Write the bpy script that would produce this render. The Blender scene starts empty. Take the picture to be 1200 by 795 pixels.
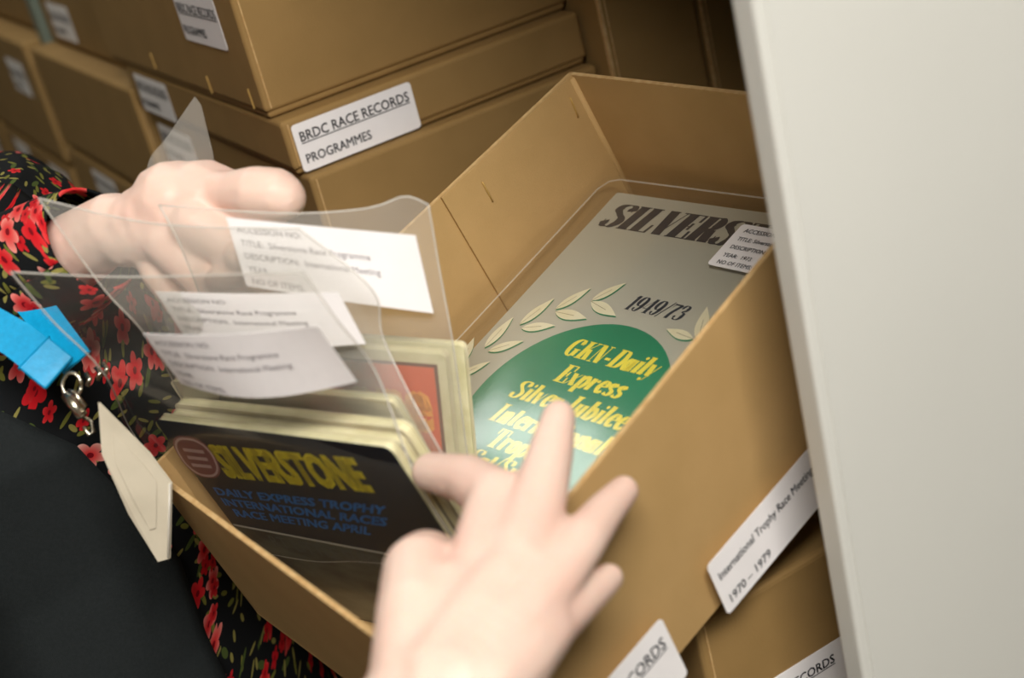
import bpy, bmesh, math, random
import numpy as np
from mathutils import Vector, Matrix, noise

random.seed(7)
SC = bpy.context.scene
COL = SC.collection

# ------------------------------------------------------------------ camera
F = 1700.0
CAM = Vector((0, 0, 1.5))
_m = np.array([[0.8373, -0.4967, 0.2288], [-0.3948, -0.2596, 0.8814], [0.3783, 0.8282, 0.4134]])
_u, _s, _v = np.linalg.svd(_m); _m = _u @ _v          # columns: world X, world Y, world down, in camera axes (right, down, forward)
AX = Vector(_m[0]); AY = Vector(_m[1]); AZ = Vector(_m[2])  # rows: camera right / down / forward in (X, Y, down)
def flip(v): return Vector((v[0], v[1], -v[2]))
RIGHT, DOWN, FWD = flip(AX), flip(AY), flip(AZ)
cam_data = bpy.data.cameras.new('camera')
cam = bpy.data.objects.new('camera', cam_data); COL.objects.link(cam)
cam_data.sensor_width = 36.0; cam_data.lens = 36.0 * F / 1200.0
cam_data.clip_start = 0.02
cam.matrix_world = Matrix(((RIGHT.x, -DOWN.x, -FWD.x, CAM.x), (RIGHT.y, -DOWN.y, -FWD.y, CAM.y), (RIGHT.z, -DOWN.z, -FWD.z, CAM.z), (0, 0, 0, 1)))
cam_data.dof.use_dof = True; cam_data.dof.focus_distance = 0.90; cam_data.dof.aperture_fstop = 5.0
cam_data.dof.aperture_blades = 9
SC.camera = cam

# ------------------------------------------------------------------ light and exposure
SC.view_settings.view_transform = 'Standard'; SC.view_settings.look = 'None'
SC.view_settings.gamma = 1.0; SC.view_settings.exposure = 0.0
W = bpy.data.worlds.new('world'); SC.world = W; W.use_nodes = True
W.node_tree.nodes['Background'].inputs[0].default_value = (1.0, 0.95, 0.86, 1)
W.node_tree.nodes['Background'].inputs[1].default_value = 0.12
def area(name, loc, target, sx, sy, power, col):
    l = bpy.data.lights.new(name, 'AREA'); l.shape = 'RECTANGLE'; l.size = sx; l.size_y = sy; l.energy = power; l.color = col
    o = bpy.data.objects.new(name, l); COL.objects.link(o); o.location = loc
    o.rotation_euler = (Vector(target) - Vector(loc)).to_track_quat('-Z', 'Y').to_euler()
    return o
area('ceiling_lamp_light', (-0.05, -0.45, 2.52), (0.15, 0.5, 1.0), 0.9, 0.6, 74, (1.0, 0.965, 0.90))
area('aisle_lamp_light', (0.24, 2.05, 2.52), (0.24, 2.04, 0.0), 0.36, 1.3, 5.5, (0.97, 1.0, 0.96))

# ------------------------------------------------------------------ frames
def at(px, py, z):
    return CAM + RIGHT * ((px - 600) / F * z) + DOWN * ((py - 397.5) / F * z) + FWD * z
def c2w(v): return RIGHT * v[0] + DOWN * v[1] + FWD * v[2]
def cp(v): return CAM + c2w(v)
class Frame:
    """orthonormal frame: origin and three world directions"""
    def __init__(s, o, u, v):
        s.o = Vector(o); s.u = Vector(u).normalized(); v = Vector(v); s.v = (v - s.u * s.u.dot(v)).normalized(); s.w = s.u.cross(s.v)
    def p(s, a, b, c=0.0): return s.o + s.u * a + s.v * b + s.w * c
    def hit(s, px, py, c=0.0):
        d = at(px, py, 1.0) - CAM; t = (s.w.dot(s.o + s.w * c - CAM)) / s.w.dot(d)
        q = CAM + d * t - s.o
        return q.dot(s.u), q.dot(s.v)
    def matrix(s):
        return Matrix(((s.u.x, s.v.x, s.w.x, s.o.x), (s.u.y, s.v.y, s.w.y, s.o.y), (s.u.z, s.v.z, s.w.z, s.o.z), (0, 0, 0, 1)))

# ------------------------------------------------------------------ object helpers
def link_mesh(name, verts, faces, mat=None, parent=None, smooth=False, uvs=None):
    me = bpy.data.meshes.new(name); me.from_pydata([tuple(v) for v in verts], [], faces); me.update()
    o = bpy.data.objects.new(name, me); COL.objects.link(o)
    if mat: me.materials.append(mat)
    if smooth:
        for p in me.polygons: p.use_smooth = True
    if uvs is not None:
        l = me.uv_layers.new(name='UVMap')
        for lp in me.loops: l.data[lp.index].uv = uvs[lp.vertex_index]
    if parent: par(o, parent)
    return o
def par(o, p):
    o.parent = p; o.matrix_parent_inverse = WORLDM.get(p.name, Matrix.Identity(4)).inverted()
WORLDM = {}
def tag(o, label=None, cat=None, group=None, kind=None):
    for k, v in (('label', label), ('category', cat), ('group', group), ('kind', kind)):
        if v: o[k] = v
    return o
def empty(name, loc, label=None, cat=None, group=None):
    o = bpy.data.objects.new(name, None); COL.objects.link(o); o.location = loc; o.empty_display_size = 0.02
    WORLDM[o.name] = Matrix.Translation(Vector(loc))
    return tag(o, label, cat, group)
def clean(o, bevel=0, seg=2, solid=0, off=0):
    if solid:
        m = o.modifiers.new('thick', 'SOLIDIFY'); m.thickness = solid; m.offset = off
    if bevel:
        m = o.modifiers.new('bevel', 'BEVEL'); m.width = bevel; m.segments = seg; m.limit_method = 'ANGLE'
    return o
class MB:
    def __init__(s): s.v = []; s.f = []
    def box(s, fr, a0, a1, b0, b1, c0, c1):
        n = len(s.v)
        for c in (c0, c1):
            for a, b in ((a0, b0), (a1, b0), (a1, b1), (a0, b1)): s.v.append(fr(a, b, c))
        for q in ((0, 3, 2, 1), (4, 5, 6, 7), (0, 1, 5, 4), (1, 2, 6, 5), (2, 3, 7, 6), (3, 0, 4, 7)): s.f.append(tuple(n + i for i in q))
        return s
    def hexa(s, pts):
        n = len(s.v); s.v += pts
        for q in ((0, 3, 2, 1), (4, 5, 6, 7), (0, 1, 5, 4), (1, 2, 6, 5), (2, 3, 7, 6), (3, 0, 4, 7)): s.f.append(tuple(n + i for i in q))
        return s
    def slab(s, outline, thick, mp):
        """2-D outline extruded by thick; mp(a,b,c) maps to the world"""
        n = len(s.v); k = len(outline)
        for c in (0, thick):
            for a, b in outline: s.v.append(mp(a, b, c))
        s.f.append(tuple(n + i for i in range(k))[::-1]); s.f.append(tuple(n + k + i for i in range(k)))
        for i in range(k): s.f.append((n + i, n + (i + 1) % k, n + k + (i + 1) % k, n + k + i))
        return s
    def tube(s, pts, r, n=8, close=True):
        pts = [Vector(p) for p in pts]; base = len(s.v); up = Vector((0.3, 0.2, 0.93))
        rr = r if isinstance(r, (list, tuple)) else [r] * len(pts)
        for i, p in enumerate(pts):
            d = (pts[min(i + 1, len(pts) - 1)] - pts[max(i - 1, 0)]).normalized()
            a = d.cross(up).normalized(); b = d.cross(a)
            for k in range(n):
                t = 2 * math.pi * k / n; s.v.append(p + (a * math.cos(t) + b * math.sin(t)) * rr[i])
        for i in range(len(pts) - 1):
            for k in range(n):
                a0 = base + i * n + k; a1 = base + i * n + (k + 1) % n
                s.f.append((a0, a1, a1 + n, a0 + n))
        s.f.append(tuple(base + k for k in range(n))[::-1]); s.f.append(tuple(base + (len(pts) - 1) * n + k for k in range(n)))
        return s
    def build(s, name, mat, parent=None, smooth=False):
        o = link_mesh(name, s.v, s.f, mat, parent, smooth)
        bm = bmesh.new(); bm.from_mesh(o.data); bmesh.ops.recalc_face_normals(bm, faces=bm.faces[:]); bm.to_mesh(o.data); bm.free()
        return o
def world(a, b, c): return Vector((a, b, c))
def rrect(a0, b0, a1, b1, r, n=4):
    out = []
    for (cx, cy, t0) in ((a1 - r, b1 - r, 0), (a0 + r, b1 - r, 90), (a0 + r, b0 + r, 180), (a1 - r, b0 + r, 270)):
        for i in range(n + 1):
            t = math.radians(t0 + 90 * i / n); out.append((cx + r * math.cos(t), cy + r * math.sin(t)))
    return out

# ------------------------------------------------------------------ materials
def srgb(r, g, b):
    f = lambda c: (c / 255 / 12.92) if c / 255 <= 0.04045 else ((c / 255 + 0.055) / 1.055) ** 2.4
    return (f(r), f(g), f(b), 1)
def pbr(name, col, rough=0.6, metal=0, spec=0.5, **kw):
    m = bpy.data.materials.new(name); m.use_nodes = True; b = m.node_tree.nodes['Principled BSDF']
    b.inputs['Base Color'].default_value = col; b.inputs['Roughness'].default_value = rough; b.inputs['Metallic'].default_value = metal
    b.inputs['Specular IOR Level'].default_value = spec
    for k, v in kw.items(): b.inputs[k.replace('_', ' ')].default_value = v
    return m
def noisy(name, c1, c2, scale, rough=0.7, bump=0.0, detail=6, spec=0.3, stretch=None, bscale=None, **kw):
    m = pbr(name, c1, rough, 0, spec, **kw); nt = m.node_tree; b = nt.nodes['Principled BSDF']
    tc = nt.nodes.new('ShaderNodeTexCoord'); mp = nt.nodes.new('ShaderNodeMapping'); nt.links.new(tc.outputs['Object'], mp.inputs[0])
    if stretch: mp.inputs['Scale'].default_value = stretch
    n = nt.nodes.new('ShaderNodeTexNoise'); n.inputs['Scale'].default_value = scale; n.inputs['Detail'].default_value = detail
    nt.links.new(mp.outputs[0], n.inputs['Vector'])
    r = nt.nodes.new('ShaderNodeValToRGB'); r.color_ramp.elements[0].color = c1; r.color_ramp.elements[1].color = c2
    r.color_ramp.elements[0].position = 0.35; r.color_ramp.elements[1].position = 0.65
    nt.links.new(n.outputs[0], r.inputs[0]); nt.links.new(r.outputs[0], b.inputs['Base Color'])
    if bump:
        n2 = nt.nodes.new('ShaderNodeTexNoise'); n2.inputs['Scale'].default_value = bscale or scale * 3; n2.inputs['Detail'].default_value = 3
        nt.links.new(mp.outputs[0], n2.inputs['Vector'])
        bp = nt.nodes.new('ShaderNodeBump'); bp.inputs['Strength'].default_value = bump; bp.inputs['Distance'].default_value = 0.001
        nt.links.new(n2.outputs[0], bp.inputs['Height']); nt.links.new(bp.outputs[0], b.inputs['Normal'])
    return m
M = {}
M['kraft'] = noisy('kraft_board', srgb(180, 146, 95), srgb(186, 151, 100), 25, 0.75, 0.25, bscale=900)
M['kraft_shaded'] = noisy('kraft_board_shaded', srgb(144, 114, 68), srgb(150, 119, 72), 25, 0.75, 0.2, bscale=900)  # same kraft board, with the shelf's dimmer light put into a darker colour
M['kraft_edge'] = noisy('kraft_cut_edge', srgb(205, 172, 122), srgb(190, 152, 100), 200, 0.85, 0.3)
M['label'] = noisy('label_paper', srgb(240, 236, 237), srgb(244, 240, 241), 40, 0.5, 0)
M['ink'] = pbr('black_ink', srgb(44, 48, 58), 0.6)
M['faded'] = pbr('faded_grey_ink', srgb(132, 126, 130), 0.6)
M['brass'] = pbr('brass_wire', srgb(196, 160, 92), 0.4, 0.4)
M['cream'] = noisy('cream_powder_coat', srgb(208, 207, 201), srgb(212, 211, 205), 3, 0.4, 0.05, spec=0.4, bscale=700)
M['post'] = noisy('grey_green_steel', srgb(112, 122, 110), srgb(122, 132, 120), 8, 0.45)
M['shelfmetal'] = noisy('shelf_steel', srgb(150, 152, 142), srgb(160, 160, 150), 8, 0.45)
M['silver'] = noisy('silver_grey_cover', srgb(180, 176, 160), srgb(186, 182, 167), 9, 0.45, 0.03)
M['green'] = noisy('printed_green', srgb(20, 124, 84), srgb(26, 130, 90), 20, 0.42)
M['yellow'] = pbr('printed_yellow', srgb(240, 222, 66), 0.45)
M['cream_ink'] = noisy('printed_cream', srgb(226, 216, 180), srgb(233, 225, 196), 60, 0.5)
M['veins'] = pbr('printed_grey_vein', srgb(160, 150, 120), 0.5)
M['pages'] = noisy('cream_page_block', srgb(234, 228, 190), srgb(218, 212, 168), 90, 0.7, 0.3)
M['cover_black'] = noisy('black_gloss_cover', srgb(24, 28, 36), srgb(30, 34, 42), 20, 0.4, spec=.2)
M['yellow_ink'] = pbr('bold_yellow_ink', srgb(222, 204, 30), 0.4)
M['blue_ink'] = pbr('mid_blue_ink', srgb(10, 130, 215), 0.4)
M['grey_ink'] = pbr('dull_grey_ink', srgb(80, 86, 84), 0.5)
M['maroon_ink'] = pbr('dull_maroon_ink', srgb(132, 74, 76), 0.5)
M['pink_ink'] = pbr('pale_pink_ink', srgb(200, 168, 164), 0.5)
M['rule'] = pbr('pale_rule_ink', srgb(190, 188, 176), 0.5)
M['photo'] = noisy('dark_printed_photo', srgb(34, 40, 36), srgb(80, 86, 74), 28, 0.3, 0, detail=3, stretch=(1, 1, 3))
M['orange'] = noisy('orange_red_cover', srgb(226, 88, 38), srgb(232, 98, 46), 20, 0.4)
M['amber'] = pbr('amber_ink', srgb(250, 170, 60), 0.4)
M['brown_ink'] = pbr('brown_border_ink', srgb(110, 60, 36), 0.4)
M['steel'] = pbr('polished_clip_steel', srgb(205, 198, 180), 0.25, 1.0)
M['blue_ribbon'] = noisy('blue_satin_ribbon', srgb(0, 148, 200), srgb(6, 158, 212), 300, 0.42, 0.2)
M['card'] = noisy('plastic_badge_holder', srgb(206, 196, 176), srgb(188, 178, 158), 25, 0.35)
M['floor'] = noisy('grey_vinyl_floor', srgb(120, 118, 110), srgb(132, 130, 122), 6, 0.5)
M['wall'] = noisy('painted_wall', srgb(200, 196, 182), srgb(206, 202, 190), 4, 0.8)
M['black_cloth'] = noisy('black_jersey', srgb(33, 37, 38), srgb(37, 41, 42), 500, 0.9, 0.3, spec=0.15, bscale=1500)
M['hair'] = noisy('brown_hair', srgb(60, 40, 28), srgb(84, 58, 40), 60, 0.5, 0.5, stretch=(1, 1, 0.1))
M['eye'] = pbr('eye_white', srgb(235, 232, 225), 0.2)
M['lip'] = pbr('lip', srgb(190, 110, 105), 0.5)
M['diffuser'] = bpy.data.materials.new('lamp_diffuser'); M['diffuser'].use_nodes = True
_b = M['diffuser'].node_tree.nodes['Principled BSDF']; _b.inputs['Emission Color'].default_value = (1, 0.97, 0.9, 1); _b.inputs['Emission Strength'].default_value = 2

def skin_mat():
    m = pbr('skin', srgb(238, 200, 180), 0.48, 0, 0.4); nt = m.node_tree; b = nt.nodes['Principled BSDF']
    b.inputs['Subsurface Weight'].default_value = 0.18; b.inputs['Subsurface Radius'].default_value = (0.012, 0.005, 0.003); b.inputs['Subsurface Scale'].default_value = 0.6
    tc = nt.nodes.new('ShaderNodeTexCoord'); n = nt.nodes.new('ShaderNodeTexNoise'); n.inputs['Scale'].default_value = 22; n.inputs['Detail'].default_value = 4
    nt.links.new(tc.outputs['Object'], n.inputs['Vector'])
    r = nt.nodes.new('ShaderNodeValToRGB'); r.color_ramp.elements[0].position = 0.35; r.color_ramp.elements[1].position = 0.7
    r.color_ramp.elements[0].color = srgb(233, 203, 188); r.color_ramp.elements[1].color = srgb(230, 190, 175)
    nt.links.new(n.outputs[0], r.inputs[0]); nt.links.new(r.outputs[0], b.inputs['Base Color'])
    n2 = nt.nodes.new('ShaderNodeTexNoise'); n2.inputs['Scale'].default_value = 500; nt.links.new(tc.outputs['Object'], n2.inputs['Vector'])
    bp = nt.nodes.new('ShaderNodeBump'); bp.inputs['Strength'].default_value = 0.12; bp.inputs['Distance'].default_value = 0.0006
    nt.links.new(n2.outputs[0], bp.inputs['Height']); nt.links.new(bp.outputs[0], b.inputs['Normal'])
    return m
M['skin'] = skin_mat()
M['nail'] = pbr('fingernail', srgb(240, 196, 184), 0.25)

def clear_mat(name, haze, gloss_rough=0.08, tint=(0.985, 0.985, 0.975, 1), wave=0.35, wscale=9, refl=.055):
    """clear polyester film: see-through, a little milky, with a sharp surface reflection"""
    m = bpy.data.materials.new(name); m.use_nodes = True; nt = m.node_tree; nt.nodes.clear(); N = nt.nodes.new; L = nt.links.new
    out = N('ShaderNodeOutputMaterial'); tr = N('ShaderNodeBsdfTransparent'); tr.inputs[0].default_value = tint
    df = N('ShaderNodeBsdfDiffuse'); df.inputs[0].default_value = srgb(235, 230, 222)
    gl = N('ShaderNodeBsdfGlossy'); gl.inputs['Roughness'].default_value = gloss_rough
    tc = N('ShaderNodeTexCoord'); n = N('ShaderNodeTexNoise'); n.inputs['Scale'].default_value = wscale; n.inputs['Detail'].default_value = 1.5
    L(tc.outputs['Object'], n.inputs['Vector']); bp = N('ShaderNodeBump'); bp.inputs['Strength'].default_value = wave; bp.inputs['Distance'].default_value = 0.01
    L(n.outputs[0], bp.inputs['Height']); L(bp.outputs[0], gl.inputs['Normal'])
    m1 = N('ShaderNodeMixShader'); m1.inputs[0].default_value = haze; L(tr.outputs[0], m1.inputs[1]); L(df.outputs[0], m1.inputs[2])
    fr = N('ShaderNodeLayerWeight'); fr.inputs[0].default_value = 0.5       # 'Facing' is symmetric, so both sides of the film reflect alike
    p5 = N('ShaderNodeMath'); p5.operation = 'POWER'; p5.inputs[1].default_value = 5; L(fr.outputs['Facing'], p5.inputs[0])
    ma = N('ShaderNodeMath'); ma.operation = 'MULTIPLY_ADD'; ma.inputs[1].default_value = 0.9; ma.inputs[2].default_value = refl; L(p5.outputs[0], ma.inputs[0])
    m2 = N('ShaderNodeMixShader'); L(ma.outputs[0], m2.inputs[0]); L(m1.outputs[0], m2.inputs[1]); L(gl.outputs[0], m2.inputs[2])
    L(m2.outputs[0], out.inputs[0]); return m
M['film'] = clear_mat('clear_polyester_film', 0.015, 0.1, refl=.03)
M['film_light'] = clear_mat('handled_polyester_film', 0.03, 0.14, refl=.04)
M['film_hazy'] = clear_mat('creased_polyester_film', 0.19, 0.2, wave=0.5, wscale=14)
M['film_gloss'] = clear_mat('taut_polyester_film', 0.012, 0.17, wave=.25, refl=.13)
M['film_edge'] = clear_mat('welded_film_edge', 0.5, 0.25)

def floral_mat():
    """black cloth printed with red and pink blooms and olive leaves (flat print in UV space, metres)"""
    m = pbr('floral_crepe', srgb(20, 22, 24), 0.85, 0, 0.15); nt = m.node_tree; b = nt.nodes['Principled BSDF']; N = nt.nodes.new; L = nt.links.new
    uv = N('ShaderNodeUVMap'); uv.uv_map = 'UVMap'
    nz = N('ShaderNodeTexNoise'); nz.inputs['Scale'].default_value = 60; L(uv.outputs[0], nz.inputs['Vector'])
    def math_(op, a, bb=None, c=None):
        n = N('ShaderNodeMath'); n.operation = op
        for i, x in enumerate((a, bb, c)):
            if x is None: continue
            if isinstance(x, (int, float)): n.inputs[i].default_value = x
            else: L(x, n.inputs[i])
        return n.outputs[0]
    def cells(scale, off, rnd=0.85):
        mp = N('ShaderNodeMapping'); mp.inputs['Location'].default_value = off; mp.inputs['Scale'].default_value = (scale, scale, scale)
        L(uv.outputs[0], mp.inputs[0]); v = N('ShaderNodeTexVoronoi'); v.voronoi_dimensions = '2D'; v.inputs['Scale'].default_value = 1; v.inputs['Randomness'].default_value = rnd
        L(mp.outputs[0], v.inputs['Vector'])
        sub = N('ShaderNodeVectorMath'); sub.operation = 'SUBTRACT'; L(mp.outputs[0], sub.inputs[0]); L(v.outputs['Position'], sub.inputs[1])
        sx = N('ShaderNodeSeparateXYZ'); L(sub.outputs[0], sx.inputs[0]); sc = N('ShaderNodeSeparateColor'); L(v.outputs['Color'], sc.inputs[0])
        ang = math_('ARCTAN2', sx.outputs[1], sx.outputs[0]); rad = v.outputs['Distance']
        return sx, sc, ang, rad
    col = None
    def over(base, mask, color):
        mx = N('ShaderNodeMix'); mx.data_type = 'RGBA'; L(mask, mx.inputs[0])
        if isinstance(base, tuple): mx.inputs[6].default_value = base
        else: L(base, mx.inputs[6])
        if isinstance(color, tuple): mx.inputs[7].default_value = color
        else: L(color, mx.inputs[7])
        return mx.outputs[2]
    col = srgb(20, 22, 24)
    # leaves: long ellipses at random angles
    for scale, off, cc in ((78, (3.1, 1.7, 0), srgb(112, 112, 48)), (60, (7.7, 4.2, 0), srgb(74, 88, 42)), (90, (1.3, 8.8, 0), srgb(140, 132, 70))):
        sx, sc, ang, rad = cells(scale, off)
        th = math_('MULTIPLY', sc.outputs[0], 6.28)
        da = math_('SUBTRACT', ang, th); lx = math_('MULTIPLY', rad, math_('COSINE', da)); ly = math_('MULTIPLY', rad, math_('SINE', da))
        e = math_('ADD', math_('POWER', math_('MULTIPLY', lx, 2.6), 2), math_('POWER', math_('MULTIPLY', math_('ABSOLUTE', ly), 8.5), 2))
        mask = math_('MULTIPLY', math_('LESS_THAN', e, 1.0), math_('GREATER_THAN', sc.outputs[1], 0.6))
        col = over(col, mask, cc)
    # blooms: five rounded petals
    for scale, off, th0, rr, ca, cb in ((44, (0.3, 0.6, 0), 0.62, 0.40, srgb(206, 24, 34), srgb(240, 150, 140)), (62, (5.1, 2.2, 0), 0.72, 0.36, srgb(190, 20, 30), srgb(220, 60, 60)), (40, (9.4, 6.5, 0), 0.76, 0.42, srgb(214, 40, 44), srgb(244, 190, 175))):
        sx, sc, ang, rad = cells(scale, off)
        wob = math_('MULTIPLY', math_('SUBTRACT', nz.outputs[0], 0.5), 0.16)
        pet = math_('ABSOLUTE', math_('SINE', math_('ADD', math_('MULTIPLY', ang, 2.5), math_('MULTIPLY', sc.outputs[2], 6))))
        R = math_('MULTIPLY', math_('ADD', math_('MULTIPLY', pet, 0.45), 0.55), rr); R = math_('ADD', R, wob)
        mask = math_('MULTIPLY', math_('LESS_THAN', rad, R), math_('GREATER_THAN', sc.outputs[1], th0))
        mix = N('ShaderNodeMix'); mix.data_type = 'RGBA'; L(math_('MULTIPLY', math_('POWER', math_('DIVIDE', rad, rr), 2.0), sc.outputs[2]), mix.inputs[0])
        mix.inputs[6].default_value = ca; mix.inputs[7].default_value = cb
        col = over(col, mask, mix.outputs[2])
        col = over(col, math_('MULTIPLY', mask, math_('LESS_THAN', rad, rr * 0.2)), srgb(120, 10, 22))
    L(col, b.inputs['Base Color']); return m
M['floral'] = floral_mat()

# ------------------------------------------------------------------ lettering
def font_shape(text, size, align='LEFT', bold=0.0, condense=1.0, spacing=1.0, shear=0.0):
    """returns 2-D vertices and faces of a line in the built-in sans font; y is up"""
    c = bpy.data.curves.new('t', 'FONT'); c.body = text; c.size = 1.0; c.align_x = align; c.space_character = spacing; c.resolution_u = 2; c.shear = shear
    o = bpy.data.objects.new('t', c); COL.objects.link(o)
    dg = bpy.context.evaluated_depsgraph_get(); me = bpy.data.meshes.new_from_object(o.evaluated_get(dg))
    v0_ = [(q.co.x, q.co.y) for q in me.vertices]; f0_ = [tuple(p.vertices) for p in me.polygons]; v = []; f = []
    for ox, oy in ([(0, 0)] if not bold else [(-bold, -bold * .6), (bold, -bold * .6), (-bold, bold * .6), (bold, bold * .6)]):   # weight by overprinting
        n = len(v); v += [((a + ox) * condense * size, (b + oy) * size) for a, b in v0_]; f += [tuple(n + i for i in q) for q in f0_]
    bpy.data.objects.remove(o); bpy.data.curves.remove(c); bpy.data.meshes.remove(me)
    return v, f
class Ink:
    """collects flat print; mp(x, y) gives the point on the surface (y up)"""
    def __init__(s, mp): s.v = []; s.f = []; s.mp = mp
    def add(s, v, f, dx=0, dy=0):
        n = len(s.v); s.v += [s.mp(a + dx, b + dy) for a, b in v]; s.f += [tuple(n + i for i in q) for q in f]; return s
    def text(s, t, x, y, size, **k): v, f = font_shape(t, size, **k); return s.add(v, f, x, y)
    def rect(s, x0, y0, x1, y1): return s.add([(x0, y0), (x1, y0), (x1, y1), (x0, y1)], [(0, 1, 2, 3)])
    def poly(s, pts): return s.add(pts, [tuple(range(len(pts)))])
    def strip(s, pts, w, aspect=1):
        """ribbon along pts; w a number or a function of (direction, t)"""
        V = []; n = len(pts)
        for i, (x, y) in enumerate(pts):
            x0, y0 = pts[max(i - 1, 0)]; x1, y1 = pts[min(i + 1, n - 1)]; dx, dy = x1 - x0, y1 - y0; l = math.hypot(dx, dy) or 1
            ww = w((dx / l, dy / l), i / (n - 1)) if callable(w) else w
            V += [(x - dy / l * ww / 2, y + dx / l * ww / 2), (x + dy / l * ww / 2, y - dx / l * ww / 2)]
        return s.add(V, [(2 * i, 2 * i + 1, 2 * i + 3, 2 * i + 2) for i in range(n - 1)])
    def build(s, name, mat, parent): return link_mesh(name, s.v, s.f, mat, parent)
def spline(p, k=7):
    out = []
    for i in range(len(p) - 1):
        a = p[max(i - 1, 0)]; b = p[i]; c = p[i + 1]; d = p[min(i + 2, len(p) - 1)]
        for j in range(k):
            t = j / k; out.append(tuple(0.5 * (2 * b[q] + (c[q] - a[q]) * t + (2 * a[q] - 5 * b[q] + 4 * c[q] - d[q]) * t * t + (3 * b[q] - a[q] - 3 * c[q] + d[q]) * t ** 3) for q in (0, 1)))
    out.append(p[-1]); return out
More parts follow.
